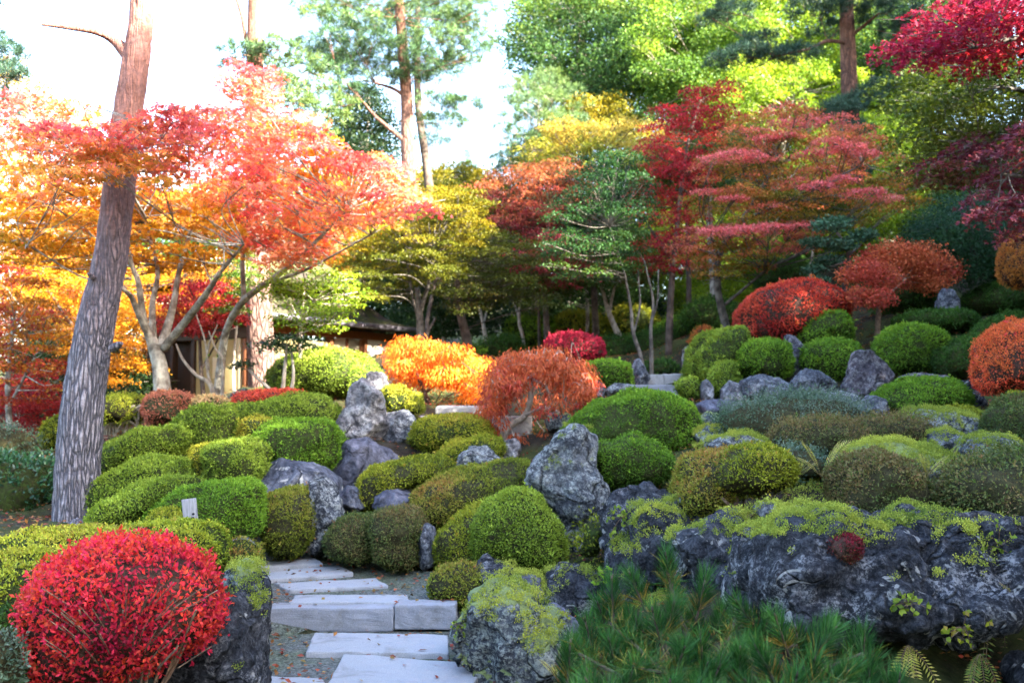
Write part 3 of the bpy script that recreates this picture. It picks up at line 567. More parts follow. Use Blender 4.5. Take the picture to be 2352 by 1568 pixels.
for x, y, z in [(-2, 2, .15), (-4, 3, .2), (-8, 4, .4), (-8, 10, .6), (-12, 15, .7), (0, 2, 0), (1.5, 2, -.3), (2, 3.6, -.35), (3, 4, -.1), (4, 1, 0), (6, 3, 1.2), (8, 7, 2.6), (9, 10, 3.4), (11, 14, 4.6), (12, 4, 3.6), (12, -2, 3.2), (12, -8, 2.8),
                (16, 6, 5.5), (16, 14, 7), (17, 22, 9), (22, 30, 12.5), (20, 0, 6), (25, 10, 9), (40, 20, 13), (0, -3, -.1), (-6, -4, 0), (0, -15, 0), (-20, 0, 0), (-30, 20, .8), (-40, 40, 1.5),
                (-30, 60, 4), (0, 60, 7), (30, 60, 18), (60, 60, 24), (60, 0, 12), (40, -30, 6), (-60, 0, 0), (0, -60, 0), (0, 120, 16), (-100, 100, 8), (100, 100, 30)]: GP.append((x, y, z))
GPA = np.array(GP)
PATH = np.array([(-.45, 3.5, 0), (-.62, 5.5, 0), (-.95, 6.4, 0), (-1.15, 6.9, .0), (-1.2, 7.08, .14), (-1.45, 7.7, .17), (-1.85, 8.3, .19), (-2.15, 8.9, .21), (-2.5, 9.7, .26)])
def ground_z(x, y):
    x = np.asarray(x, float); y = np.asarray(y, float); sh = x.shape; x, y = x.ravel(), y.ravel(); out = np.zeros(len(x))
    for s in range(0, len(x), 20000):
        a, b = x[s:s + 20000, None], y[s:s + 20000, None]
        d2 = (a - GPA[None, :, 0]) ** 2 + (b - GPA[None, :, 1]) ** 2
        w = 1 / (d2 + .10) ** 1.7; z = (w * GPA[None, :, 2]).sum(1) / w.sum(1)
        pd = np.sqrt((a - PATH[None, :, 0]) ** 2 + ((b - PATH[None, :, 1])) ** 2)
        # nearest point on the path line
        best = np.full(len(z), 9e9); pz = np.zeros(len(z))
        for p, q in zip(PATH[:-1], PATH[1:]):
            e = (q - p)[:2]; t = np.clip(((a[:, 0] - p[0]) * e[0] + (b[:, 0] - p[1]) * e[1]) / (e @ e), 0, 1)
            dd = np.hypot(a[:, 0] - p[0] - t * e[0], b[:, 0] - p[1] - t * e[1]); m = dd < best
            best[m] = dd[m]; pz[m] = (p[2] + t * (q[2] - p[2]))[m]
        k = np.clip((best - .62) / .5, 0, 1); k = k * k * (3 - 2 * k)
        out[s:s + 20000] = pz * (1 - k) + z * k
    return out.reshape(sh)
def grid_sheet(xs, ys, lift=0.0, bumps=.03):
    X, Y = np.meshgrid(xs, ys); Z = ground_z(X, Y) + lift; v = np.stack([X, Y, Z], -1).reshape(-1, 3)
    if bumps: v[:, 2] += (fbm(v * np.array([3, 3, 0]), 77, 4) - .5) * bumps * 2 * np.clip(np.abs(v[:, 1] - 6) / 3 + .2, .2, 3)
    nx, ny = len(xs), len(ys); i = np.arange(ny - 1)[:, None] * nx + np.arange(nx - 1)[None]
    return v, np.stack([i, i + 1, i + nx + 1, i + nx], -1).reshape(-1, 4)
k = N('garden_soil'); co = k.co(); n1 = k.noise(co, 1.1, 6, .65); n2 = k.noise(co, 9, 6, .7); n3 = k.noise(co, 70, 4, .7)
col = k.mix(k.ramp(n1, [(.42, 0.0), (.60, 1.0)]), (.045, .036, .026), (.055, .07, .02)); col = k.mix(1.0, col, k.ramp(n2, [(.3, .5), (.7, 1.5)]), 'MULTIPLY')
col = k.mix(k.math('MULTIPLY', k.ramp(n3, [(.60, 0.0), (.66, 1.0)]), .5), col, (.20, .10, .05))
SOIL = k.done(col, .95, .1, k.bump(k.math('ADD', n2, n3), .8, .03))
def axis(a, b, fine0, fine1, step, coarse):
    return np.unique(np.concatenate([np.linspace(a, fine0, coarse) if a < fine0 else [], np.arange(fine0, fine1, step), np.linspace(fine1, b, coarse)]))
xs = np.concatenate([-np.geomspace(200, 10, 22), np.arange(-9.8, 12, .14), np.geomspace(12.2, 200, 26)]); ys = np.concatenate([-np.geomspace(150, 1, 14), np.arange(-.5, 22, .14), np.geomspace(22.2, 260, 30)])
v, f = grid_sheet(xs, ys)
tag(put('ground', v, f, SOIL, smooth=True), kind='structure')
k = N('mossy_gravel'); co = k.co(); n1 = k.noise(co, 2.2, 5); n2 = k.noise(co, 55, 4, .75)
vo = k.n('ShaderNodeTexVoronoi', {'Vector': co, 'Scale': 75.0}); vc = k.n('ShaderNodeSeparateColor', {0: vo.outputs['Color']}).outputs[0]
col = k.mix(k.ramp(n1, [(.4, 0.0), (.62, 1.0)]), (.145, .15, .14), (.125, .14, .09)); col = k.mix(1.0, col, k.ramp(vc, [(0, .5), (1, 1.5)]), 'MULTIPLY')
col = k.mix(k.math('MULTIPLY', k.ramp(k.noise(co, 24, 4, .7), [(.60, 0.0), (.68, 1.0)]), .55), col, (.17, .10, .07))
GRAVEL = k.done(col, .95, .1, k.bump(k.math('ADD', k.math('MULTIPLY', vo.outputs['Distance'], -1.0), n2), .9, .012))
# the path: a strip following its own line
A = Acc(); cl = smooth_path(PATH, 90); tn = unit(np.gradient(cl[:, :2], axis=0)); sd = np.stack([tn[:, 1], -tn[:, 0]], 1)
wds = np.linspace(-.8, .8, 17); rr = np.random.default_rng(5)
XY = cl[:, None, :2] + sd[:, None] * wds[None, :, None] * (1 + .12 * np.sin(np.arange(90) * .5))[:, None, None]
Z = ground_z(XY[..., 0], XY[..., 1]) + .012
v = np.concatenate([XY, Z[..., None]], -1); v[..., 2] += (fbm(v.reshape(-1, 3) * 5, 9, 3).reshape(v.shape[:2]) - .5) * .012 - .05 * np.clip(np.abs(wds) - .68, 0, 1)[None] ** 1
i = np.arange(89)[:, None] * 17 + np.arange(16)[None]
tag(put('path', v.reshape(-1, 3), np.stack([i, i + 1, i + 18, i + 17], -1).reshape(-1, 4), GRAVEL, smooth=True), kind='structure')

def slab(corners, z, thick, m, name, label, cat, group=None, bev=.008, seed=0, rough=.003):
    "a cut stone from its four top corners (x, y on the ground), subdivided with slightly worn edges"
    import bmesh
    rg = np.random.default_rng(seed + 3); bm = bmesh.new(); c = np.array(corners); ctr = c.mean(0)
    t = [bm.verts.new((x, y, z)) for x, y in c]; b = [bm.verts.new((x + (x - ctr[0]) * .01, y + (y - ctr[1]) * .01, z - thick)) for x, y in c]
    bm.faces.new(t); bm.faces.new(b[::-1])
    for q in range(4): bm.faces.new([t[q], b[q], b[(q + 1) % 4], t[(q + 1) % 4]])
    bmesh.ops.recalc_face_normals(bm, faces=bm.faces[:])
    bmesh.ops.bevel(bm, geom=bm.edges[:], offset=bev, segments=2, affect='EDGES', profile=.6)
    bmesh.ops.subdivide_edges(bm, edges=[e for e in bm.edges if e.calc_length() > .05], cuts=9, use_grid_fill=True)
    vv = np.array([q.co[:] for q in bm.verts]); vv += (np.stack([fbm(vv * 14 + s * 31, seed + s, 3) for s in range(3)], 1) - .5) * rough * 4
    for q, w in zip(bm.verts, vv): q.co = w - np.array([ctr[0], ctr[1], z])
    me = bpy.data.meshes.new(name); bm.to_mesh(me); bm.free(); me.materials.append(m)
    o = bpy.data.objects.new(name, me); C.objects.link(o); o.location = (ctr[0], ctr[1], z); return tag(o, label, cat, group)
def on_plane(x, y, z):
    a = (x - CX) / F; b = (CY - y) / F; yc = math.cos(TH) - b * math.sin(TH); zc = math.sin(TH) + b * math.cos(TH)
    t = (z - CAMZ) / zc; return (a * t, yc * t)
for n_, (cs, z, lab_) in enumerate([
    ('790,1500 1118,1522 1062,1610 735,1600', .045, 'largest pale stepping stone at the bottom edge of the picture'),
    ('608,1550 742,1556 770,1612 600,1612', .03, 'stepping stone showing only its back edge in the bottom left of the path'),
    ('722,1452 1028,1455 1030,1499 703,1494', .05, 'wide pale stepping stone lying just before the kerb step'),
    ('679,1364 935,1364 941,1382 664,1382', .19, 'pale stepping stone lying directly behind the kerb step'),
    ('628,1338 862,1326 893,1342 664,1354', .20, 'second stepping stone behind the kerb step, slanting to the right'),
    ('598,1313 780,1297 812,1314 602,1331', .22, 'third stepping stone behind the kerb step'),
    ('600,1281 715,1276 743,1292 599,1302', .245, 'farthest small stepping stone by the grey brown bushes')]):
    slab([on_plane(*q, z) for q in pts(cs)], z, .075, GRANITE, 'stepping_stone', lab_, 'stepping stone', 'stepping stones on the garden path', seed=n_, rough=.006, bev=.012)
def block(x0, x1, y_top, y_bot, d, dep, m, name, label, cat, group=None, seed=0, yaw=0.0, bev=.015, rough=.006):
    a = P(x0, y_top, d); b = P(x1, y_top, d); h = abs(float(P(x0, y_bot, d)[2] - a[2])); dy = math.tan(yaw) * (b[0] - a[0])
    z = float(a[2] + b[2]) / 2
    return slab([(a[0], a[1]), (b[0], b[1] + dy), (b[0], b[1] + dy + dep), (a[0], a[1] + dep)], z, h, m, name, label, cat, group, bev, seed, rough)
block(612, 903, 1396, 1452, 6.86, .2, GRANITE_ROUGH, 'kerb_stone', 'longer left stone of the rough grey kerb step', 'step stone', 'rough kerb step across the path', 21)
block(907, 1047, 1388, 1446, 6.86, .2, GRANITE_ROUGH, 'kerb_stone', 'shorter right stone of the rough grey kerb step', 'step stone', 'rough kerb step across the path', 22)
ST = 'stone steps at the top of the garden'
block(1470, 1524, 860, 884, 14.6, .4, GRANITE_TAN, 'stair_stone', 'upper left stone of the top garden steps', 'step stone', ST, 31)
block(1525, 1578, 858, 883, 14.6, .4, GRANITE_TAN, 'stair_stone', 'upper right stone of the top garden steps', 'step stone', ST, 32)
block(1455, 1582, 884, 912, 14.2, .4, GRANITE_ROUGH, 'stair_stone', 'lower long stone of the top garden steps', 'step stone', ST, 33)
WB = 'cut granite blocks round the terrace'
block(892, 948, 961, 1010, 11.5, .35, GRANITE_TAN, 'granite_block', 'small square granite block right of the standing stone', 'stone block', WB, 41)
block(950, 1050, 956, 985, 12.2, .3, GRANITE_TAN, 'granite_block', 'low granite block mostly hidden behind the flat topped bush', 'stone block', WB, 42)
block(1108, 1140, 956, 1000, 11.6, .3, GRANITE_TAN, 'granite_block', 'narrow granite block under the left side of the weeping maple', 'stone block', WB, 43)
block(1145, 1222, 956, 1014, 11.4, .35, GRANITE_TAN, 'granite_block', 'tan granite block behind the crooked maple trunk', 'stone block', WB, 44)
block(1150, 1290, 1014, 1040, 11.0, .4, GRANITE_ROUGH, 'granite_block', 'long low granite kerb in front of the tan block', 'stone block', WB, 45)
b_ = empty('stone_bench', P(1050, 965, 12.9)); tag(b_, 'thick granite slab bench beside the weeping orange maple', 'bench')
def child_slab(par, *a, **kw):
    o = block(*a, **kw); o.location = o.location - par.location; o.parent = par
    for q in ('label', 'category', 'group'):
        if q in o: del o[q]
    return o
child_slab(b_, 1000, 1110, 932, 950, 12.7, .5, GRANITE_TAN, 'seat', '', '', seed=46, bev=.03)
child_slab(b_, 1012, 1030, 951, 985, 12.8, .3, GRANITE_ROUGH, 'leg', '', '', seed=47)
child_slab(b_, 1078, 1096, 951, 985, 12.8, .3, GRANITE_ROUGH, 'leg', '', '', seed=48)

# ------------------------------------------------------------------ wooden name post
k = N('weathered_wood'); co = k.co(); w1 = k.noise(k.n('ShaderNodeMapping', {'Vector': co, 'Scale': (30, 30, 2.5)}).outputs[0], 3, 5, .7)
WOOD_GREY = k.done(k.mix(k.ramp(w1, [(.3, 0.0), (.7, 1.0)]), (.20, .19, .20), (.42, .40, .42)), .85, .2, k.bump(w1, .4, .004))
k = N('ink'); INK = k.done((.015, .015, .02), .7, .2)
pb = P(432, 1222, 7.1); sg = empty('name_post', pb); tag(sg, 'small weathered wooden plank post with two black painted marks', 'sign')
def box(A, c, h, rot=None):
    v = np.array([(x, y, z) for z in (-1, 1) for y in (-1, 1) for x in (-1, 1)], float) * h
    if rot is not None: v = v @ np.array(rot).T
    A.add(v + np.asarray(c), np.array([(0, 2, 3, 1), (4, 5, 7, 6), (0, 1, 5, 4), (2, 6, 7, 3), (0, 4, 6, 2), (1, 3, 7, 5)]))
lean = R(7); rm = np.array([[math.cos(lean), 0, -math.sin(lean)], [0, 1, 0], [math.sin(lean), 0, math.cos(lean)]])
s = 7.1 / F; A = Acc(); ctr = np.array([s * 5, 0, 36 * s]); box(A, ctr, (16 * s, .012, 40 * s), rm)
o = A.put('board', WOOD_GREY, pb, None); o.data.transform(__import__('mathutils').Matrix.Translation(pb)); o.parent = sg; o.location = (0, 0, 0)
bv = o.modifiers.new('worn edges', 'BEVEL'); bv.width = .003; bv.segments = 2
for dx, dz, r in ((8, 5, 3.4), (6, -6, 6.0)):
    A = Acc(); rg = np.random.default_rng(int(r * 10)); t = np.linspace(0, 2 * np.pi, 14, endpoint=False)
    ring = np.stack([np.cos(t) * r * s * rng_().uniform(.75, 1.15, 14), np.full(14, -.0145), np.sin(t) * r * s * .8], 1) + np.array([dx * s, 0, dz * s])
    vv = np.vstack([ring, ring.mean(0, keepdims=True)]) @ rm.T + ctr
    A.add(vv, None, np.stack([np.arange(14), (np.arange(14) + 1) % 14, np.full(14, 14)], 1)[:, [0, 1, 2]])
    o = A.put('painted_mark', INK, (0, 0, 0), sg)

# ------------------------------------------------------------------ tea house
k = N('plaster'); n_ = k.noise(k.co(), 5, 5); PLASTER = k.done(k.mix(k.ramp(n_, [(.3, 0.0), (.7, 1.0)]), (.56, .52, .40), (.64, .60, .48)), .9, .1, k.bump(k.noise(k.co(), 90, 3), .2, .003))
k = N('ochre_plaster'); n_ = k.noise(k.co(), 5, 5); OCHRE = k.done(k.mix(k.ramp(n_, [(.3, 0.0), (.7, 1.0)]), (.30, .24, .11), (.40, .33, .16)), .9, .1)
k = N('cedar_timber'); w1 = k.noise(k.n('ShaderNodeMapping', {'Vector': k.co(), 'Scale': (9, 9, 1.2)}).outputs[0], 4, 5, .7)
TIMBER = k.done(k.mix(k.ramp(w1, [(.3, 0.0), (.7, 1.0)]), (.14, .05, .02), (.27, .10, .035)), .6, .3, k.bump(w1, .3, .004))
k = N('dark_timber'); DTIMBER = k.done(k.mix(k.noise(k.co(), 6, 5), (.03, .02, .015), (.07, .045, .03)), .7, .3)
k = N('paper_screen'); PAPER = k.done(k.mix(k.noise(k.co(), 3, 3), (.52, .44, .28), (.60, .52, .36)), .9, .1)
k = N('roof_shingle'); co = k.co(); n1 = k.noise(co, 3, 6, .7); n2 = k.noise(co, 20, 5, .7)
col = k.mix(k.ramp(n1, [(.42, 0.0), (.58, 1.0)]), (.055, .045, .04), (.075, .085, .03)); col = k.mix(k.math('MULTIPLY', k.ramp(n2, [(.58, 0.0), (.66, 1.0)]), .6), col, (.26, .13, .05))
SHINGLE = k.done(col, .95, .1, k.bump(k.math('ADD', n1, n2), .7, .03))
k = N('gutter_metal'); GUTTER = k.done(k.mix(k.noise(k.co(), 8, 4), (.07, .06, .07), (.13, .12, .14)), .35, .5)
e0 = P(628, 716, 17.2); e1 = P(948, 753, 20.4); zE = float(e0[2] + e1[2]) / 2
t_ = e1 - e0; t_[2] = 0; Lf = np.linalg.norm(t_); t_ /= Lf; nrm = np.array([t_[1], -t_[0], 0])            # nrm points out of the front wall
O = e0 - nrm * .42 + t_ * .1; O[2] = 1.25                                                                  # ground corner of the two walls
LR, LL, H = 3.6, 3.1, zE - .1 - O[2]
hs = empty('tea_house', O); tag(hs, 'low wooden tea house with moss grown eaves behind the sunlit hedge', 'house')
u2 = -nrm                                                                                                   # second wall runs back along -nrm
def fr(a, b, c): return t_ * a + nrm * b + np.array([0, 0, c])                                              # along front wall, outwards, up
RF = np.stack([t_, nrm, np.array([0, 0, 1.0])], 1)
def hb(name, m, a, b, c, par=hs, bev=.01):
    "box in house axes: ranges along the front wall, outwards, up"
    A = Acc(); cc = [(q[0] + q[1]) / 2 for q in (a, b, c)]; hh = [(q[1] - q[0]) / 2 for q in (a, b, c)]; box(A, fr(*cc), hh, RF)
    o = A.put(name, m, (0, 0, 0), par)
    if bev: w = o.modifiers.new('edges', 'BEVEL'); w.width = bev; w.segments = 2
    return o
# front wall (sunny side)
hb('wall', PLASTER, (2.80, LR), (-.12, 0), (.0, H - .2)); hb('wall', OCHRE, (0, 1.7), (-.12, 0), (.9, H - .3)); hb('lintel', TIMBER, (0, LR), (-.10, .03), (H - .2, H - .05))
for a in (.0, .9, 1.72, 2.7, LR): hb('post', TIMBER, (a, a + .1), (-.10, .025), (0, H - .2))
sc = hb('sliding_screen', PAPER, (1.82, 2.7), (-.08, -.05), (.1, H - .21), bev=0)
for a in (1.82, 2.22, 2.63): hb('screen_frame', TIMBER, (a, a + .07), (-.05, -.02), (.1, H - .21), sc)
for c in (.1, .62, 1.3): hb('screen_frame', TIMBER, (1.89, 2.63), (-.048, -.024), (c, c + .06), sc)
hb('plinth', GRANITE_ROUGH, (-.05, LR + .1), (-LL, .06), (-.8, 0))
# left wall (shaded side): dark timber panel standing in for the unlit opening, ochre wall, posts, picture frame
def lw(name, m, a, b, c, par=hs, bev=.01): return hb(name, m, b, (-a[1], -a[0]), c, par, bev)               # a: distance back from the corner
lw('wall', OCHRE, (.55, 1.75), (-.0, .12), (0, H - .3)); lw('wall', DTIMBER, (1.75, LL), (.25, .35), (0, H - .3))
for a in (.1, .35, .5, 1.78, 2.4, LL): lw('post', TIMBER if a < .4 else PAPER if a < .6 else DTIMBER, (a, a + .09), (-.03, .1), (0, H - .3))
lw('wall', DTIMBER, (.1, .5), (.05, .1), (0, H - .3)); lw('lintel', DTIMBER, (0, LL), (-.05, .12), (H - .3, H - .1))
lw('notice_board', PAPER, (1.05, 1.25), (-.035, -.01), (.75, 1.15))
# back and right walls
hb('wall', DTIMBER, (0, LR), (-LL - .12, -LL), (0, H)); hb('wall', OCHRE, (LR - .12, LR), (-LL, -.13), (0, H - .3))
def slopes(name, m, lo, zo, hi, zi, th, par=hs):
    "hipped roof ring from eave rectangle lo (a0,a1,b0,b1) at height zo up to hi at zi"
    A = Acc(); cs = lambda r, z: np.array([fr(r[0], r[3], z), fr(r[1], r[3], z), fr(r[1], r[2], z), fr(r[0], r[2], z)])
    n_ = 14; rows = [];
    for k_ in range(n_ + 1):
        w = k_ / n_; r = [lo[q] * (1 - w) + hi[q] * w for q in range(4)]; z = zo * (1 - w) + zi * w - .10 * math.sin(math.pi * w); c4 = cs(r, z); ring = []
        for q in range(4): ring += [c4[q] + (c4[(q + 1) % 4] - c4[q]) * u for u in np.linspace(0, 1, 20, endpoint=False)]
        rows.append(ring)
    g = np.array(rows); m_ = g.shape[1]; i = np.arange(n_)[:, None] * m_ + np.arange(m_)[None]; j = np.arange(n_)[:, None] * m_ + (np.arange(m_)[None] + 1) % m_
    v = g.reshape(-1, 3); v[:, 2] += (fbm(v * 6, 5, 3) - .5) * .07; q1 = np.stack([i, j, j + m_, i + m_], -1).reshape(-1, 4); nv = len(v)
    lowv = v - np.array([0, 0, th]); eb = np.arange(m_); ee = (eb + 1) % m_
    A.add(np.vstack([v, lowv]), np.vstack([q1, q1[:, ::-1] + nv, np.stack([eb, eb + nv, ee + nv, ee], 1)])); return A.put(name, m, (0, 0, 0), par)
Hh = zE - O[2]
slopes('lower_roof', SHINGLE, (-.5, LR + .2, -LL - .5, .44), Hh, (.35, LR - .35, -LL + .35, -.35), Hh + .42, .06)
hb('upper_wall', DTIMBER, (.4, LR - .4), (-LL + .4, -.4), (Hh + .2, Hh + .72))
ur = slopes('roof', SHINGLE, (-.2, LR + .1, -LL - .2, .05), Hh + .72, (1.1, LR - 1.1, -LL / 2 - .1, -LL / 2 + .1), Hh + 1.55, .09)
hb('ridge', DTIMBER, (1.0, LR - 1.0), (-LL / 2 - .16, -LL / 2 + .16), (Hh + 1.5, Hh + 1.72), ur)
gt = Acc(); gt.tube(np.array([fr(-.55, .49, Hh - .05), fr(LR + .28, .49, Hh - .08)]), .055, 10); gt.put('gutter', GUTTER, (0, 0, 0), hs, True)
for a in np.linspace(-.3, LR + .1, 10): hb('rafter', DTIMBER, (a, a + .05), (-.02, .42), (Hh - .13, Hh - .07), bev=0)
hb('eave_soffit', TIMBER, (-.4, LR + .15), (.0, .40), (Hh - .06, Hh - .04), bev=0)

# ------------------------------------------------------------------ trees
MAPLE = {
 'flame': ([(.74, .11, .13), (.78, .16, .14), (.76, .24, .09), (.68, .31, .05), (.54, .33, .03)], .35),
 'gold': ([(.56, .32, .02), (.54, .27, .015), (.52, .19, .012), (.34, .20, .012)], .35),
 'pink': ([(.75, .09, .13), (.80, .14, .15), (.80, .21, .13), (.78, .33, .11), (.76, .12, .11)], .35),
 'red': ([(.36, .02, .035), (.28, .012, .025), (.42, .04, .03), (.22, .012, .025)], .4),
 'winered': ([(.36, .03, .06), (.50, .10, .09), (.30, .02, .05), (.24, .04, .04)], .35),
 'layered': ([(.56, .13, .14), (.50, .11, .09), (.42, .14, .04), (.24, .17, .02), (.12, .15, .015)], .45),
 'cream': ([(.50, .33, .06), (.48, .38, .08), (.28, .29, .03), (.11, .17, .02)], .35),
 'ochre': ([(0.289, 0.2125, 0.0119), (0.2125, 0.1785, 0.0102), (0.1105, 0.119, 0.0085), (0.068, 0.085, 0.0085)], .35),
 'olive': ([(0.1275, 0.1275, 0.0112), (0.075, 0.09, 0.009), (0.045, 0.0638, 0.009), (0.0975, 0.075, 0.0112)], .35),
 'peach': ([(.46, .17, .06), (.38, .10, .05), (.20, .03, .035), (.15, .015, .03)], .4),
 'rustmix': ([(.52, .03, .05), (.52, .15, .02), (.42, .24, .02), (.30, .02, .03), (.48, .10, .02)], .4),
 'sunlit_rose': ([(.66, .17, .19), (.60, .12, .13), (.64, .24, .18)], .3),  # brighter leaf colour standing in for sunlight on the tiers
 'cloud': ([(.05, .125, .06), (.04, .10, .055), (.06, .14, .05)], .3),
 'green': ([(0.015, 0.0488, 0.015), (0.0225, 0.0675, 0.0188), (0.0338, 0.09, 0.0225), (0.0525, 0.09, 0.0112)], .35),
 'lime': ([(.34, .42, .025), (.22, .33, .02), (.10, .19, .015), (.27, .36, .02)], .4),
 'limegreen': ([(.24, .33, .03), (.11, .20, .02), (.05, .12, .02), (.17, .25, .02)], .45),
 'broad': ([(.14, .21, .03), (.06, .13, .025), (.03, .075, .025), (.09, .145, .02)], .45),
 'dark': ([(0.014, 0.035, 0.014), (0.021, 0.0455, 0.014), (0.0245, 0.0525, 0.0105)], .35),
 'teal': ([(0.0195, 0.065, 0.039), (0.0325, 0.0845, 0.039), (0.026, 0.0715, 0.0195)], .3),
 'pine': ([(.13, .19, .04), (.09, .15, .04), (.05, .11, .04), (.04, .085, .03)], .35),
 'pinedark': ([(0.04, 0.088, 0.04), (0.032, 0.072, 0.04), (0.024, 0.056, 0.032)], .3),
 'orange': ([(.72, .19, .015), (.70, .13, .012), (.68, .23, .02), (.60, .26, .015)], .35),
 'lace': ([(.48, .10, .04), (.54, .14, .045), (.40, .055, .04), (.50, .08, .045)], .35),
 'overgreen': ([(0.045, 0.075, 0.009), (0.06, 0.09, 0.009), (0.0825, 0.0975, 0.0112), (0.0375, 0.0638, 0.015)], .4),
 'overred': ([(.32, .012, .04), (.27, .012, .06), (.20, .01, .03), (.42, .02, .03)], .4),
 'mauve': ([(0.152, 0.036, 0.064), (0.12, 0.028, 0.048), (0.192, 0.028, 0.04), (0.096, 0.064, 0.024)], .4),
}
def inside(q, poly):
    x, y = q; c = False; n = len(poly); j = n - 1
    for i in range(n):
        if ((poly[i][1] > y) != (poly[j][1] > y)) and x < (poly[j][0] - poly[i][0]) * (y - poly[i][1]) / (poly[j][1] - poly[i][1]) + poly[i][0]: c = not c
        j = i
    return c
def crown_pads(poly, d, n, r, rng):
    "n clump centres spread over the outline at depths d, radius r (drawing units)"
    po = np.array(poly); lo, hi = po.min(0), po.max(0); out = []; tries = 0
    while len(out) < n and tries < 6000:
        tries += 1; q = lo + (hi - lo) * rng.random(2)
        if not inside(q, poly): continue
        best = min([math.hypot(q[0] - o[0], (q[1] - o[1]) * 1.6) for o in out], default=9e9)
        if best < (r[0] + r[1]) * .33 * max(.25, 1 - tries / 3000): continue
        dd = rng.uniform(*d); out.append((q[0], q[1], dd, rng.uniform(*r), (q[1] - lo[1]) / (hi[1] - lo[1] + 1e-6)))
    return out
def clump(acc, c, r, style, flat, L, dens, pal, T, rng, droop=.12, topd=None, seed=0, palm=False):
    p_, jit = MAPLE[pal]
    if palm: dens = dens * .62
    if style == 'needle':
        area = math.pi * r * r; nt = max(6, int(dens * area / (L * L) * 1.15)); k = 26; a = rng.random(nt) * 2 * np.pi; q = np.sqrt(rng.random(nt)) * r
        tc = np.stack([np.cos(a) * q, np.sin(a) * q, flat * r * ((1 - (q / r) ** 2) * .8 + rng.normal(size=nt) * .3)], 1) + c
        dr = rng.normal(size=(nt, k, 3)) * .75 + np.array([0, 0, .55]); pp = np.repeat(tc, k, 0); dr = dr.reshape(-1, 3); t = np.repeat(np.clip(.6 * T + .5 * rng.random(nt), 0, 1), k)
        return acc_leaves(acc, pp, dr, rng.normal(size=(nt * k, 3)), L * rng.uniform(.7, 1.2, nt * k), max(L * .075, .011), pick(p_, t, rng, jit), False)
    n = int(dens * math.pi * r * r / (.5 * L * L * .62) * (1 if style == 'pad' else 1.8))
    if style == 'pad':
        a = rng.random(n) * 2 * np.pi; ph = rng.random(3) * 6.28; lob = 1 + .22 * np.sin(3 * a + ph[0]) + .16 * np.sin(5 * a + ph[1]) + .12 * np.sin(9 * a + ph[2])
        q = np.sqrt(rng.random(n)) ** .9; h = flat * r * ((1 - q ** 2) * .7 + rng.normal(size=n) * .32) - droop * q ** 2 * r
        q = q * lob; pp = np.stack([np.cos(a) * q * r, np.sin(a) * q * r * .9, h], 1) + c
        ld = np.stack([np.cos(a), np.sin(a), -.35 * np.ones(n)], 1) * .8 + rng.normal(size=(n, 3)) * .6; ln = np.array([0, 0, 1.0]) + rng.normal(size=(n, 3)) * .5
    else:
        u = unit(rng.normal(size=(n, 3))); q = r * np.clip(rng.normal(.82, .22, n), .1, 1.25) * (1 + .35 * (fbm(u * 2.2 + seed * 3.1, seed, 2) - .5))
        pp = u * q[:, None] * np.array([1, 1, flat]) + c
        if style == 'weep': ld = np.array([0, 0, -1.0]) + u * np.array([.55, .55, .1]) + rng.normal(size=(n, 3)) * .3; ln = u + rng.normal(size=(n, 3)) * .6
        else: ld = rng.normal(size=(n, 3)) + u * .4 + np.array([0, 0, -.2]); ln = rng.normal(size=(n, 3)) + u * .7 + np.array([0, 0, .5])
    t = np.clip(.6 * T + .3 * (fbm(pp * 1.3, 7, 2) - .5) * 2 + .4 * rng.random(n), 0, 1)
    acc_leaves(acc, pp, ld, ln, L * (1.35 if style == 'weep' else 1) * rng.uniform(.65, 1.25, n), L * (.36 if style == 'weep' else .4 if palm else .62), pick(p_, t, rng, jit), palm)
def acc_leaves(acc, pp, ld, ln, L, Wd, cols, palm):
    v, f, c = leaves(pp, ld, ln, L, Wd, cols, palm); acc.add(v, f, None, c)
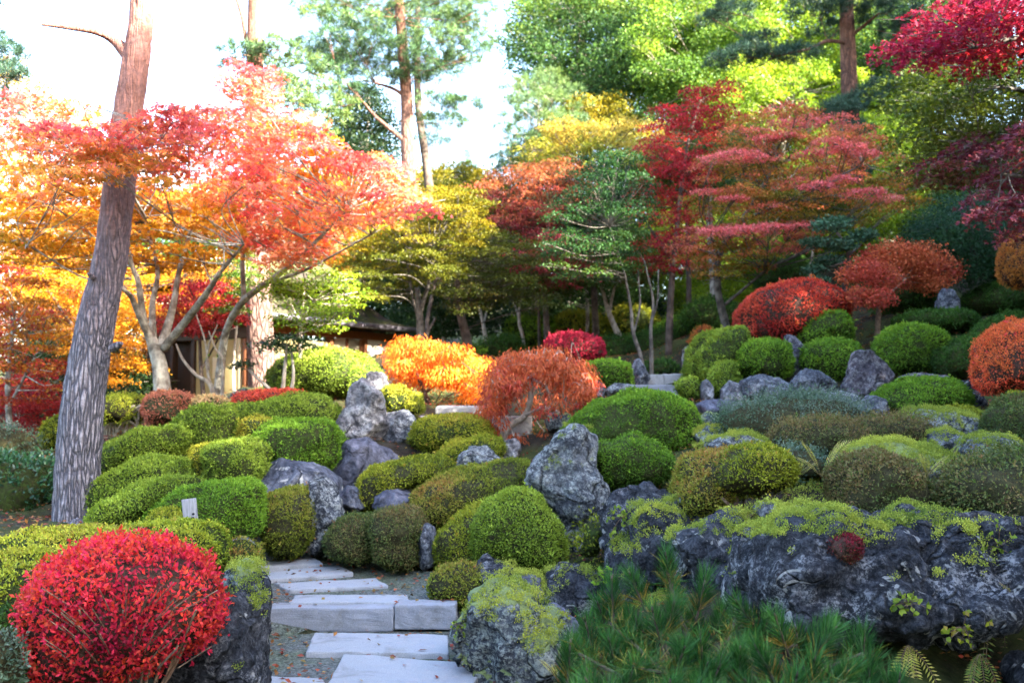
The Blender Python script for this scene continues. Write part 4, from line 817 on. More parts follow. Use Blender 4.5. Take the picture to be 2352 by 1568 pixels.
def tree(name, label, cat, trunks, crowns, bark, group=None, mat=None, twig=.4, sides=10, tr_rough=.12, base=None, seed=None, leafk=2.7):
    """trunks: lists of 'x,y,d,w' points (w = width in drawing units); crowns: dicts(poly|pads, d, n, r, pal, style, flat, dens, leaf)"""
    rng = rng_() if seed is None else np.random.default_rng(seed); paths = []; A = Acc()
    for j, tr in enumerate(trunks):
        q = [tuple(float(v) for v in w.split(',')) for w in tr.split()]; p3 = np.array([P(a, b, d) for a, b, d, w in q]); rad = np.array([w * d / F / 2 for a, b, d, w in q])
        n = max(8, len(q) * 7) if sides < 24 or j else 420; path = smooth_path(p3, n); rr = np.interp(np.linspace(0, len(q) - 1, n), np.arange(len(q)), rad)
        if sides >= 24 and j == 0: rr = np.convolve(np.pad(rr, 12, 'edge'), np.ones(25) / 25, 'valid')
        A.tube(path, rr, (sides if sides < 24 else 110) if j == 0 else max(6, min(sides, 14) - 3), j, tr_rough, .010 if sides >= 24 and j == 0 else 0); paths.append((path, rr))
    org = paths[0][0][0] if base is None else np.array(base); e = empty(name, org); tag(e, label, cat, group)
    allp = np.concatenate([p for p, r in paths]); allr = np.concatenate([r for p, r in paths]); B = Acc()
    for cr in crowns:
        pads = [(x, y, d, r, t) for x, y, d, r, t in cr['pads']] if 'pads' in cr else crown_pads(pts(cr['poly']), cr['d'], cr['n'], cr['r'], rng)
        Ln = cr.get('leaf') or None
        for i, (x, y, d, r, t) in enumerate(pads):
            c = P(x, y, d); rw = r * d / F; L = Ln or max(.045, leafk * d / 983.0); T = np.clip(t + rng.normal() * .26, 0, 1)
            clump(B, c, rw, cr.get('style', 'pad'), cr.get('flat', .3), L, cr.get('dens', 1.0), cr['pal'], T, rng, cr.get('droop', .12), seed=i, palm=bool(Ln) and cr.get('style', 'pad') == 'pad' and mat is None)
            if cr.get('link', True):
                hd = np.linalg.norm(allp - c, axis=1) + np.maximum(0, allp[:, 2] - c[2]) * 2.0; k = int(hd.argmin()); a = allp[k]; ln = np.linalg.norm(c - a)
                if ln > .15:
                    mid = (a + c) / 2 + rng.normal(size=3) * .07 * ln + np.array([0, 0, -.02 * ln if cr.get('style') != 'weep' else .25 * ln]); r0 = min(allr[k] * .6, twig * .012 + .011 * ln * twig)
                    path = smooth_path([a, mid, c - np.array([0, 0, .05 * rw])], 10); A.tube(path, np.linspace(r0, max(.004, r0 * .3), 10), 6, i, .1)
                    for s_ in range(2):
                        en = c + np.array([rng.normal() * .6, rng.normal() * .5, rng.normal() * .1]) * rw; A.tube(smooth_path([path[6], (path[8] + en) / 2, en], 6), np.linspace(r0 * .45, .003, 6), 5)
    A.put('trunk', bark, org, e, True)
    if B.n: B.put('crown', mat or LEAF, org, e)
    return e

# --- tall red pines
tree('pine_tree', 'big leaning pine with plated grey bark rising across the left side', 'tree',
     ['178,1245,8.6,150 178,1215,8.6,118 178,1185,8.6,101 180,1050,8.6,94 196,880,8.6,86 222,740,8.6,80 252,600,8.6,73 272,450,8.6,68 288,300,8.6,64 306,180,8.6,60 322,60,8.6,52 330,-80,8.6,48 325,-420,8.6,38 330,-760,8.6,20',
      '258,800,8.45,22 272,792,8.4,17 280,788,8.38,8', '215,640,8.45,14 203,628,8.4,9', '300,330,8.5,12 318,318,8.45,7', '185,1215,8.45,46 235,1228,8.3,26 262,1240,8.2,10', '170,1215,8.4,46 130,1230,8.2,28 100,1245,8.1,10', '178,1210,8.35,44 186,1235,8.1,26 192,1255,7.95,10', '300,135,8.6,34 262,92,8.6,25 220,72,8.5,19 160,63,8.4,14 95,56,8.3,8', '326,-350,8.6,20 420,-520,8.4,14 520,-600,8.2,8', '326,-300,8.6,20 230,-480,8.8,14 150,-560,9,8'],
     [dict(pads=[(520, -620, 8.2, 160, .2), (150, -580, 9, 170, .3), (330, -800, 8.6, 190, .1), (420, -520, 9.4, 140, .5), (240, -700, 7.8, 150, .4)], pal='pine', style='needle', flat=.35, dens=1.30, leaf=0.10)], BARK_PINE, 'tall red pines', NEEDLE, sides=24, tr_rough=.05)
tree('pine_tree', 'second tall pine with a sunlit trunk right in front of the tea house', 'tree',
     ['606,905,15.5,72 602,860,15.5,64 597,750,15.5,60 593,620,15.5,56 588,450,15.5,48 584,250,15.5,43 586,100,15.5,39 588,-20,15.5,36 590,-200,15.5,28 590,-330,15.5,10', '584,140,15.5,12 566,95,15.5,10 556,40,15.4,9 540,-10,15.3,6'],
     [dict(pads=[(560, 125, 15.2, 60, .5), (640, 115, 15.0, 60, .3), (690, 150, 15.3, 55, .2), (730, 205, 15.6, 55, .1), (680, 235, 15.0, 60, .0), (760, 270, 15.4, 50, .1), (720, 310, 15.2, 55, .0), (640, 190, 16, 50, .4), (540, 160, 16, 40, .6), (600, 150, 15.6, 50, .3), (660, 195, 15.2, 50, .2), (700, 250, 15.6, 50, .1), (790, 240, 15.6, 40, .2), (750, 170, 15.8, 45, .3),
                 (600, -210, 15.5, 110, .2), (500, -60, 15.2, 60, .6), (680, -140, 15.2, 90, .3), (520, -180, 15.8, 90, .3)], pal='pine', style='needle', flat=.38, dens=1.12, leaf=0.12)], BARK_PINE_FAR, 'tall red pines', NEEDLE, sides=14, tr_rough=.04)
tree('pine_tree', 'tall pale trunked pine standing free against the bright gap of sky', 'tree',
     ['945,560,22,38 940,440,22,34 936,330,22,31 934,230,22,28 925,110,22,25 916,0,22,22 914,-120,22,14', '936,330,22,12 900,300,21.8,10 860,265,21.6,7 835,235,21.4,5', '934,225,22,11 905,205,22,8 860,190,22,5', '940,395,22,8 905,378,21.8,6'],
     [dict(poly='690,30 770,-30 900,-60 1040,-40 1100,20 1090,110 1050,160 1000,180 900,200 800,190 720,140', d=(20.5, 23.5), n=52, r=(40, 70), pal='pine', style='needle', flat=.36, dens=1.02, leaf=0.16),
      dict(pads=[(800, 215, 21.5, 60, .4), (1000, 235, 22, 55, .6), (1060, 245, 22.2, 55, .7), (1020, 285, 22.5, 60, .8), (960, 275, 23, 40, .8), (760, 160, 21.5, 60, .3), (1060, 140, 22, 50, .2)], pal='pine', style='needle', flat=.3, dens=1.12, leaf=0.16)], BARK_PINE_FAR, 'tall red pines', NEEDLE, sides=12, tr_rough=.03)
tree('pine_tree', 'slimmer pine close behind the pale trunked pine', 'tree', ['990,470,25,22 978,370,25,20 962,250,25,18 958,120,25,15 960,0,25,10'],
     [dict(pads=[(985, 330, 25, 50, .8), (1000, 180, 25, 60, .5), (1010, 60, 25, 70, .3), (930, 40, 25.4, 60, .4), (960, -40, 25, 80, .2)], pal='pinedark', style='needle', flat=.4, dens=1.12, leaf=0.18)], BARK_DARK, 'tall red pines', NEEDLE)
tree('pine_tree', 'red barked pine with dark spreading boughs in the upper right', 'tree',
     ['1962,420,21,44 1955,300,21,41 1950,180,21,38 1946,60,21,34 1944,-60,21,28 1950,-200,21,14', '1950,100,21,10 1900,95,20.6,9 1860,112,20.2,8 1780,130,19.8,5', '1952,85,21,10 1990,55,20.8,7 2020,30,20.6,4'],
     [dict(pads=[(1830, 130, 20, 60, .3), (1770, 135, 19.8, 60, .5), (1710, 128, 19.6, 60, .6), (1660, 140, 19.5, 45, .7), (1740, 95, 20, 50, .4), (1680, 30, 20.5, 60, .3), (1640, 45, 20.8, 45, .3), (1880, 20, 20.5, 80, .3), (1960, 10, 20, 80, .3), (2040, 30, 20.5, 80, .4), (2090, 70, 21, 70, .5), (1900, 70, 21.5, 50, .6),
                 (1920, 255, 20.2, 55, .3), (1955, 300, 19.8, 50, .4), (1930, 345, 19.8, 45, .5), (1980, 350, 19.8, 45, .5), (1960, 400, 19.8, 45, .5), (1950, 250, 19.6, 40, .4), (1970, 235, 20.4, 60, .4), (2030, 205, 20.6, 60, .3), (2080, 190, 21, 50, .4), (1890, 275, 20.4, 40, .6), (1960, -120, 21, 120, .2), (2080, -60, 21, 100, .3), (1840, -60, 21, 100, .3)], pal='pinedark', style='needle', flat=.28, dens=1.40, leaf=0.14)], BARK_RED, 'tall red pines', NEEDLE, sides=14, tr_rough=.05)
tree('pine_tree', 'pine bough reaching in at the upper left edge', 'tree', ['-120,1000,15,60 -110,600,15,52 -90,200,15,42 -80,-150,15,20', '-92,250,15,14 -40,180,14.8,10 20,130,14.6,6'],
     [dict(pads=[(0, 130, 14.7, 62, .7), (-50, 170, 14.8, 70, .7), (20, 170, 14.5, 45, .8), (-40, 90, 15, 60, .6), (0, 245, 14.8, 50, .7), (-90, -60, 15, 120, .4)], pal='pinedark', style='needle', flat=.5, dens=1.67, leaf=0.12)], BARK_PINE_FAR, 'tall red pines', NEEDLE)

# --- red and orange maples on the left
MG = 'autumn maples'
tree('maple_tree', 'spreading flame coloured maple with mottled forked stems beside the leaning pine', 'tree',
     ['384,1000,11.2,50 376,925,11.2,44 372,880,11.2,38 366,835,11.2,34 356,800,11.2,30 345,770,11.2,22', '352,800,11.2,22 330,735,11.1,17 318,650,11,13 300,600,10.9,11 286,500,10.6,8', '350,790,11.2,18 316,715,11.0,14 300,680,10.9,12 272,650,10.7,10 230,560,10.4,6 120,470,10,4',
      '352,785,11.2,18 350,700,11.4,14 362,620,11.6,11 340,520,11.8,8 350,400,12,5', '366,800,11.2,24 382,760,11.3,21 400,690,11.4,15 412,620,11.5,12 440,520,11.6,7', '376,800,11.2,22 420,745,11.0,19 455,700,10.8,17 490,650,10.6,13 502,632,10.5,9 560,560,10.2,5', '300,640,10.9,8 200,640,10.2,5 60,560,9.8,4', '345,520,11,8 300,440,10,6 240,350,9,4'],
     [dict(poly='60,330 150,280 250,290 330,275 400,232 470,238 480,300 430,370 380,420 260,410 120,430 70,400', d=(7.2, 8.3), n=46, r=(32, 62), pal='flame', flat=.24, dens=.9, leaf=.046),
      dict(poly='0,240 60,200 150,230 230,300 300,300 400,250 480,260 520,330 560,420 540,520 420,540 200,540 40,520 0,420', d=(9, 12), n=74, r=(36, 72), pal='flame', flat=.24, dens=.85, leaf=.05),
      dict(poly='0,450 140,430 330,460 540,480 560,580 470,630 330,600 240,640 100,600 0,600', d=(9.5, 12.5), n=66, r=(34, 64), pal='gold', flat=.24, dens=.85, leaf=.05)], BARK_GREY, MG, sides=12, twig=.55)
tree('maple_tree', 'salmon pink maple arching over the second pine and tea house roof', 'tree',
     ['500,930,13.2,26 505,860,13.2,22 520,760,13.1,18 560,690,12.8,16 640,630,12.5,13 720,560,12.2,9 800,480,12,5', '560,690,12.8,12 560,560,12.8,10 600,420,12.6,8 640,300,12.6,5', '600,655,12.6,10 700,620,12.2,7 850,540,11.8,4'],
     [dict(poly='505,175 520,142 600,150 640,200 620,250 560,240', d=(10.8, 12.6), n=16, r=(24, 44), pal='pink', flat=.26, dens=.8, leaf=.05, droop=.3),
      dict(poly='470,260 560,240 640,240 700,270 745,330 790,350 880,352 920,395 960,440 988,475 900,502 820,530 745,580 640,600 560,560 480,480', d=(10.6, 12.9), n=112, r=(32, 62), pal='pink', flat=.26, dens=.85, leaf=.05, droop=.35),
      dict(poly='540,300 700,280 770,330 760,420 640,450 560,420', d=(11.8, 13), n=16, r=(36, 60), pal='gold', flat=.26, dens=.82, leaf=.052)], BARK_GREY, MG, twig=.5)
tree('maple_tree', 'golden orange maple glowing behind the leaning pine', 'tree', ['150,1000,16.5,20 165,900,16.5,17 190,780,16.4,14 230,640,16.2,9', '190,780,16.4,9 120,680,16,7 60,560,16,5'],
     [dict(poly='0,420 200,420 420,440 560,500 540,680 440,720 330,760 300,860 240,900 180,800 60,720 0,660', d=(15, 18), n=60, r=(48, 80), pal='gold', flat=.28, dens=.82)], BARK_DARK, MG)
tree('maple_tree', 'mixed red and orange maple low at the far left edge', 'tree', ['35,1120,13,18 24,1000,13,15 18,880,13,12 30,760,13,8', '22,930,13,8 80,820,13,5'],
     [dict(poly='-40,640 60,600 140,700 170,800 160,900 120,920 40,930 -40,930', d=(12, 14), n=46, r=(28, 52), pal='rustmix', flat=.2, dens=.82)], BARK_GREY, MG)
tree('maple_tree', 'deep crimson maple in the shade left of the leaning pine foot', 'tree', ['105,1100,14.5,14 98,1030,14.5,11 90,960,14.5,8', '98,1030,14.5,7 130,980,14.4,5'],
     [dict(poly='-30,880 60,850 160,880 165,960 120,1030 40,1050 -40,1030', d=(13.4, 15.2), n=26, r=(45, 70), pal='red', flat=.22, dens=.82)], BARK_DARK, MG)
tree('maple_tree', 'pale yellow maple rising against the sky at the far left', 'tree', ['60,1000,20,20 70,800,20,17 80,600,20,13 90,380,20,7'],
     [dict(poly='-30,170 60,120 110,180 150,240 180,330 150,420 40,440 -30,420', d=(18.8, 21), n=26, r=(42, 70), pal='cream', flat=.4, dens=.45)], BARK_DARK, MG)
tree('maple_tree', 'small crimson maple between the forked maple stems and the tea house', 'tree', ['470,935,14.2,12 462,850,14.2,10 458,760,14.2,7', '462,850,14.2,6 500,780,14,4'],
     [dict(poly='385,690 430,650 490,655 520,700 520,740 460,765 400,760', d=(13.6, 14.8), n=18, r=(36, 58), pal='red', flat=.26, dens=.8)], BARK_DARK, MG)
tree('maple_tree', 'yellow green maple sapling beside the second pine trunk', 'tree', ['540,930,14.6,9 536,850,14.6,7 545,740,14.6,5 560,660,14.6,4'],
     [dict(poly='520,560 570,560 585,640 560,700 500,760 490,700 520,640', d=(14, 15), n=15, r=(28, 46), pal='limegreen', flat=.2, dens=.82)], BARK_PALE, MG)
tree('maple_tree', 'vivid lime green maple in front of the tea house roof', 'tree', ['690,905,12.7,12 690,800,12.7,9 692,740,12.7,7 700,650,12.7,4', '691,745,12.7,6 720,690,12.7,4', '690,750,12.7,5 670,700,12.7,4'],
     [dict(poly='625,620 680,590 770,610 805,640 850,690 800,720 780,760 700,765 640,750 622,700', d=(11.8, 13.2), n=44, r=(24, 46), pal='lime', flat=.24, dens=.55)], BARK_PALE, MG)
tree('holly_tree', 'small glossy leaved tree trained flat on slim pale stems', 'tree', ['648,905,12.3,11 652,870,12.3,9 656,825,12.3,7 660,790,12.3,5', '668,905,12.3,10 674,860,12.3,8 670,810,12.3,5', '640,910,12.3,9 605,880,12.3,8 572,850,12.4,6'],
     [dict(pads=[(620, 790, 12.2, 40, .3), (660, 780, 12.1, 45, .2), (700, 795, 12.2, 32, .2), (640, 800, 12.6, 40, .5), (560, 835, 12.3, 26, .2), (540, 842, 12.3, 18, .2)], pal='green', style='pad', flat=.3, dens=1.3, leaf=.045)], BARK_PALE, None, LEAF_GLOSS)
tree('bare_shrub', 'nearly leafless shrub with thin pale stems before the tea house wall', 'shrub', ['495,925,12.6,11 480,880,12.6,9 450,860,12.6,8 420,825,12.6,6 405,790,12.6,4', '500,920,12.6,8 478,860,12.6,7 478,800,12.6,5 500,745,12.6,3', '510,920,12.5,9 512,830,12.5,7 495,800,12.5,4 480,760,12.5,3', '480,850,12.6,5 470,780,12.6,4 450,720,12.6,3'],
     [dict(pads=[(492, 818, 12.5, 20, .4), (505, 775, 12.6, 12, .4)], pal='limegreen', flat=.3, dens=.35)], BARK_PALE, None, tr_rough=.08)

# --- centre and right maples
tree('maple_tree', 'small glowing orange maple beside the white tea house panel', 'tree', ['992,950,14.1,14 984,925,14.1,12 974,900,14.1,11 962,870,14.1,8 950,840,14.1,5', '976,902,14.1,8 1010,875,14,6 1040,840,14,4'],
     [dict(poly='915,808 925,788 950,784 985,794 1000,802 1040,795 1085,820 1110,860 1105,930 1085,925 1050,880 980,880 940,880 920,860', d=(13.4, 14.8), n=46, r=(26, 44), pal='orange', style='weep', flat=.5, dens=.8)], BARK_DARK, MG, leafk=2.6)
tree('weeping_maple', 'dome shaped weeping rusty orange laceleaf maple with pale crooked limbs', 'tree',
     ['1160,1062,11.2,26 1164,1030,11.2,20 1158,1000,11.2,17 1175,975,11.2,15 1205,955,11.3,14 1218,920,11.3,12 1222,880,11.3,10 1228,850,11.3,8', '1222,870,11.3,8 1250,885,11.2,7 1265,905,11.1,6', '1222,860,11.3,7 1195,890,11.2,5 1180,920,11.1,4', '1226,852,11.3,7 1290,830,11.2,5 1340,880,11.0,3', '1226,852,11.3,7 1160,830,11.2,5 1130,900,11.0,3', '1205,955,11.3,8 1250,935,11.0,7 1290,950,10.8,5'],
     [dict(poly='1125,905 1132,850 1165,820 1215,808 1285,812 1335,838 1358,885 1350,910 1300,885 1240,862 1190,880 1150,940 1110,985 1105,950', d=(10.4, 12.0), n=74, r=(20, 36), pal='lace', style='weep', flat=.7, dens=.95),
      dict(pads=[(1250, 940, 10.6, 26, .4), (1290, 925, 10.5, 28, .4), (1330, 930, 10.6, 24, .5), (1180, 1000, 10.8, 14, .3), (1250, 990, 10.7, 12, .4), (1200, 1005, 10.8, 14, .4), (1130, 990, 10.9, 20, .3), (1118, 960, 10.8, 24, .2), (1150, 965, 10.7, 22, .3), (1135, 930, 10.7, 26, .3), (1215, 930, 11.6, 30, .6), (1270, 900, 11.8, 30, .6)], pal='lace', style='weep', flat=.8, dens=.8)], BARK_PALE, MG, twig=.14, leafk=2.7)
tree('maple_tree', 'yellow olive maple over the right end of the tea house', 'tree', ['968,860,18.6,22 966,790,18.6,20 964,720,18.6,16 958,660,18.6,12', '965,720,18.6,11 985,650,18.4,8 1000,580,18.2,5', '964,740,18.6,10 948,680,18.6,7 935,600,18.6,5'],
     [dict(poly='810,560 870,540 960,470 1000,420 1090,430 1110,520 1060,590 1050,640 960,640 900,690 820,680', d=(16.6, 20), n=80, r=(28, 54), pal='ochre', flat=.2, dens=.82)], BARK_MAPLE, MG)
tree('maple_tree', 'olive green maple on a thick leaning trunk in the shade', 'tree', ['1080,850,20,26 1072,780,20,23 1058,720,20,20 1050,640,20,15 1070,560,20,9'],
     [dict(poly='1010,600 1080,540 1180,540 1260,570 1260,640 1240,700 1160,690 1060,720 1010,680', d=(18.6, 21), n=60, r=(28, 54), pal='olive', flat=.28, dens=.6)], BARK_DARK, MG)
tree('maple_tree', 'dark crimson maple with peach sunlit tips in the centre of the wood', 'tree', ['1260,840,22,16 1255,740,22,14 1250,620,22,11 1260,500,22,7'],
     [dict(poly='1100,430 1150,390 1260,380 1300,370 1350,400 1350,480 1330,560 1220,540 1120,510', d=(20.5, 23.5), n=56, r=(28, 50), pal='peach', flat=.28, dens=.6), dict(poly='1210,560 1330,520 1350,620 1280,660 1210,620', d=(19.5, 21), n=14, r=(40, 60), pal='winered', flat=.26, dens=.6)], BARK_DARK, MG)
tree('maple_tree', 'dark green maple on two slim bare stems by the top steps', 'tree', ['1480,880,15.2,11 1472,820,15.2,10 1455,765,15.2,9 1448,700,15.2,7 1432,620,15.2,5 1400,520,15.2,3', '1497,880,15.2,11 1496,810,15.2,10 1495,750,15.2,8 1500,690,15.2,6 1480,600,15.2,4', '1456,765,15.2,6 1470,700,15.2,5 1465,620,15.2,3', '1495,745,15.2,5 1510,690,15.2,4 1512,620,15.2,3'],
     [dict(poly='1260,560 1300,440 1340,360 1440,350 1480,420 1490,520 1460,620 1400,650 1300,640', d=(14.3, 16.2), n=70, r=(30, 54), pal='green', flat=.28, dens=.6)], BARK_MAPLE, MG)
tree('maple_tree', 'cream and yellow sunlit maple below the tall green trees', 'tree', ['1370,800,24.5,18 1365,680,24.5,16 1355,520,24.5,12 1350,380,24.5,7'],
     [dict(poly='1190,400 1230,330 1280,270 1350,290 1440,265 1500,280 1520,330 1450,390 1330,390 1250,400', d=(23, 26), n=56, r=(28, 52), pal='cream', flat=.26, dens=.55)], BARK_DARK, MG)
tree('maple_tree', 'bright scarlet maple with tiered boughs standing tallest in the centre right', 'tree', ['1535,840,19.2,18 1538,740,19.2,17 1545,620,19.2,14 1560,480,19.2,11 1580,330,19.2,7 1610,230,19.2,4', '1545,600,19.2,9 1490,520,19,6'],
     [dict(poly='1470,290 1520,250 1600,200 1690,190 1700,260 1640,330 1620,420 1600,500 1500,560 1450,500 1480,420', d=(17.8, 20.2), n=62, r=(26, 48), pal='red', flat=.26, dens=.62), dict(poly='1470,560 1580,520 1600,590 1520,620 1480,600', d=(18.4, 20), n=10, r=(38, 60), pal='red', flat=.22, dens=.6)], BARK_DARK, MG)
tree('maple_tree', 'wide tiered rose and amber maple above the coral dome bush', 'tree', ['1672,790,17.6,22 1665,740,17.6,20 1648,660,17.6,17 1655,580,17.6,14 1720,480,17.4,10 1780,380,17.2,6', '1655,600,17.6,9 1630,540,17.4,6', '1700,510,17.5,9 1850,440,17,6 1980,380,16.8,4', '1665,700,17.6,8 1760,620,17,6'],
     [dict(poly='1640,360 1700,270 1800,240 1900,260 2000,300 2080,380 2130,430 2080,490 1940,520 1800,500 1700,510 1610,500 1600,430', d=(15.6, 18.8), n=92, r=(30, 64), pal='layered', flat=.2, dens=.62), dict(poly='1560,520 1700,515 1860,510 1860,560 1760,610 1640,640 1580,600', d=(15.8, 17.6), n=34, r=(28, 52), pal='layered', flat=.2, dens=.6),
      dict(pads=[(x, y, dd, r, .3) for x, y, dd, r in [(1640, 362, 15.6, 34), (1690, 352, 15.5, 42), (1740, 362, 15.6, 36), (1760, 318, 15.8, 36), (1810, 312, 15.8, 36), (1790, 282, 16, 30), (1900, 325, 15.6, 40), (1950, 338, 15.6, 40), (1860, 350, 15.6, 34), (1990, 350, 15.8, 30), (1880, 425, 15.3, 40), (1930, 410, 15.3, 36), (1990, 440, 15.3, 46), (2040, 455, 15.4, 36),  # lighter pads set where the boughs catch the sun
          (1640, 530, 15.4, 40), (1700, 525, 15.3, 46), (1770, 520, 15.4, 42), (1830, 518, 15.5, 32), (1620, 440, 15.8, 32), (1680, 455, 15.8, 36)]], pal='sunlit_rose', flat=.16, dens=1.0)], BARK_MAPLE, MG)
tree('maple_tree', 'dark red maple bough hanging in from the upper right corner', 'tree', ['2620,900,9.5,60 2600,600,9.4,50 2560,300,9.2,40 2480,160,9,26 2360,90,8.8,14 2240,110,8.6,8', '2500,170,9,16 2400,20,9,10 2300,-40,9,6', '2590,560,9.4,20 2450,430,9.2,12 2300,400,9,7'],
     [dict(poly='2060,110 2120,60 2180,20 2260,-40 2420,-60 2440,60 2400,110 2260,130 2150,150', d=(8.2, 9.8), n=36, r=(60, 95), pal='overred', flat=.2, dens=.65, leaf=.042, droop=.3), dict(poly='2240,440 2300,330 2440,260 2440,520 2330,540 2250,500', d=(8.4, 9.8), n=20, r=(55, 85), pal='mauve', flat=.2, dens=.6, leaf=.042, droop=.3)], BARK_MAPLE, MG)
tree('maple_tree', 'still green maple filling the right edge under the dark red bough', 'tree', ['2700,850,11.5,50 2680,600,11.4,44 2620,350,11.2,30 2480,240,11,16 2300,200,10.8,8', '2650,450,11.3,18 2450,400,11,10 2250,330,10.8,6'],
     [dict(poly='2080,260 2100,170 2200,130 2420,110 2440,420 2330,400 2240,430 2160,400 2100,340', d=(10, 12.2), n=60, r=(60, 95), pal='overgreen', flat=.24, dens=.62, leaf=.045, droop=.3), dict(poly='2130,380 2260,310 2300,330 2230,420 2150,430', d=(9.8, 10.6), n=9, r=(55, 75), pal='mauve', flat=.18, dens=.55, leaf=.045, droop=.3)], BARK_MAPLE, MG)
tree('evergreen_tree', 'shady blue green evergreen at the right edge behind the orange bush', 'tree', ['2240,640,16.5,20 2235,560,16.5,16 2230,480,16.5,8'],
     [dict(poly='2090,560 2150,490 2260,460 2420,470 2440,600 2330,640 2200,640 2120,610', d=(15.5, 18), n=44, r=(45, 75), pal='teal', style='ball', flat=.6, dens=.6)], BARK_DARK, None)
tree('cloud_pruned_pine', 'dark cloud pruned pine with flat rounded pads', 'tree', ['1936,690,15.9,16 1942,650,15.9,14 1950,610,15.9,11 1945,570,15.9,9 1920,530,15.9,6', '1946,600,15.9,7 1910,612,15.8,5', '1946,590,15.9,7 1980,560,15.9,5', '1944,575,15.9,6 1880,560,15.9,4'],
     [dict(pads=[(x, y, d, r, .5) for x, y, d, r in [(1908, 516, 15.0, 40), (1930, 508, 16, 30), (1870, 556, 15.7, 30), (1928, 562, 15.6, 38), (1982, 540, 15.9, 34), (1902, 600, 17.4, 36), (1868, 618, 15.7, 26), (1875, 645, 15.6, 28)]], pal='cloud', style='ball', flat=.36, dens=1.7, leaf=.05)], BARK_DARK, 'tall red pines', NEEDLE)
tree('umbrella_azalea', 'orange umbrella shaped tree clipped in tiers on one bare stem', 'tree', ['2014,790,15,15 2016,745,15,13 2018,700,15,11 2010,660,15,8', '2016,700,15,8 2080,640,15.2,6'],
     [dict(pads=[(x, y, d, r, t) for x, y, d, r, t in [(1985, 622, 14.6, 48, .9), (1950, 635, 14.8, 30, .9), (2030, 640, 14.8, 46, .7), (1975, 682, 14.5, 40, .9), (2020, 685, 14.4, 38, .8), (1945, 690, 14.7, 24, .9), (2055, 590, 15.4, 60, .3), (2110, 595, 15.4, 60, .2), (2160, 620, 15.6, 50, .1), (2080, 630, 15.6, 60, .3), (2140, 650, 15.4, 40, .1), (2010, 590, 15.8, 40, .6)]], pal='lace', style='ball', flat=.62, dens=1.2, leaf=.042)], BARK_BROWN, None, LEAF_THICK)

# --- the wood behind: slim trunks with shaded crowns
WG = 'slim woodland trees behind the garden'
wood = [
 ('slim pale trunk forking low behind the orange maple', ['1122,830,24,10 1116,780,24,9 1108,735,24,8 1098,690,24,6 1090,600,24,4', '1110,745,24,6 1122,700,24,4'], '1060,500 1180,480 1200,580 1100,620 1040,580', 'olive', BARK_PALE),
 ('thin sunlit trunk just left of the weeping maple top', ['1205,820,23,9 1200,770,23,8 1192,730,23,7 1200,650,23,5 1210,580,23,4', '1193,735,23,5 1180,690,23,4'], '1150,560 1290,540 1290,640 1200,680 1140,640', 'olive', BARK_PALE),
 ('thin shaded trunk behind the crimson dome', ['1240,820,25,8 1238,720,25,7 1240,600,25,5'], '1200,440 1300,420 1310,520 1230,560', 'dark', BARK_DARK),
 ('crooked pale sunlit stem leaning in the dark wood', ['1430,790,23,15 1412,750,23,13 1396,710,23,11 1385,670,23,8 1360,600,23,5', '1400,720,23,8 1412,660,23,6 1440,600,23,4'], '1330,560 1440,540 1450,640 1380,660 1320,620', 'olive', BARK_PALE),
 ('straight dark trunk left of the scarlet maple stem', ['1585,800,23,14 1583,700,23,13 1580,560,23,11 1575,400,23,7'], '1500,330 1640,320 1660,450 1560,480 1500,430', 'olive', BARK_DARK),
 ('thick mossy trunk behind the coral dome', ['1650,770,21.5,26 1644,700,21.5,23 1638,620,21.5,20 1630,500,21.5,14 1640,380,21.5,8'], '1560,300 1700,290 1720,420 1600,440', 'broad', BARK_GREY),
 ('thin white speckled stem near the cloud pruned pine', ['1865,680,20.5,8 1862,620,20.5,7 1868,560,20.5,6 1860,480,20.5,4'], '1800,440 1920,430 1930,500 1840,520', 'olive', BARK_PALE),
 ('forked dark trunk by the upper end of the house', ['985,830,23,13 980,760,23,11 990,690,23,8 1010,600,23,5', '981,765,23,7 1000,730,23,5'], '900,470 1020,440 1060,540 960,580', 'olive', BARK_DARK),
 ('slender grey trunk in the middle of the wood', ['1345,820,26,9 1350,720,26,8 1345,600,26,6 1350,480,26,4'], '1260,460 1390,440 1400,540 1300,560', 'dark', BARK_GREY),
]
for lab_, tr, poly, pal, bk in wood:
    d = float(tr[0].split(',')[2])
    tree('woodland_tree', lab_, 'tree', tr, [dict(poly=poly, d=(d - 1.5, d + 2), n=20, r=(48, 80), pal=pal, flat=.2, dens=.82)], bk, WG)
# --- tall broadleaved and conifer trees on the hill behind
HG = 'tall trees on the hillside behind'
def hill(name, lab_, x, yb, d, w, poly, pal, n, r=(60, 100), style='ball', flat=.5, dens=.72, mat=None, dd=3.0, bark=BARK_PALE, leafk=3.3):
    po = np.array(pts(poly)); yt = po[:, 1].min() + .25 * np.ptp(po[:, 1]); xc = po[:, 0].mean()
    tr = ['%f,%f,%f,%f %f,%f,%f,%f %f,%f,%f,%f' % (x, yb, d, w, (x * 2 + xc) / 3, (yb + yt) / 2, d, w * .7, xc, yt, d, w * .2)]
    return tree(name, lab_, 'tree', tr, [dict(poly=poly, d=(d - dd, d + dd), n=int(n * 1.9), r=(r[0] * .55, r[1] * .72), pal=pal, style=style, flat=flat, dens=dens)], bark, HG, mat, leafk=leafk)
hill('broadleaf_tree', 'tall blue green tree on the right of the bright gap of sky', 1290, 760, 31, 26, '1175,30 1230,-40 1400,-60 1480,20 1480,180 1400,250 1300,220 1210,150', 'broad', 40)
hill('broadleaf_tree', 'tall yellow green tree with white limbs at the top centre', 1600, 640, 29, 26, '1460,60 1500,-40 1700,-60 1760,40 1740,150 1680,230 1560,260 1470,220', 'limegreen', 44)
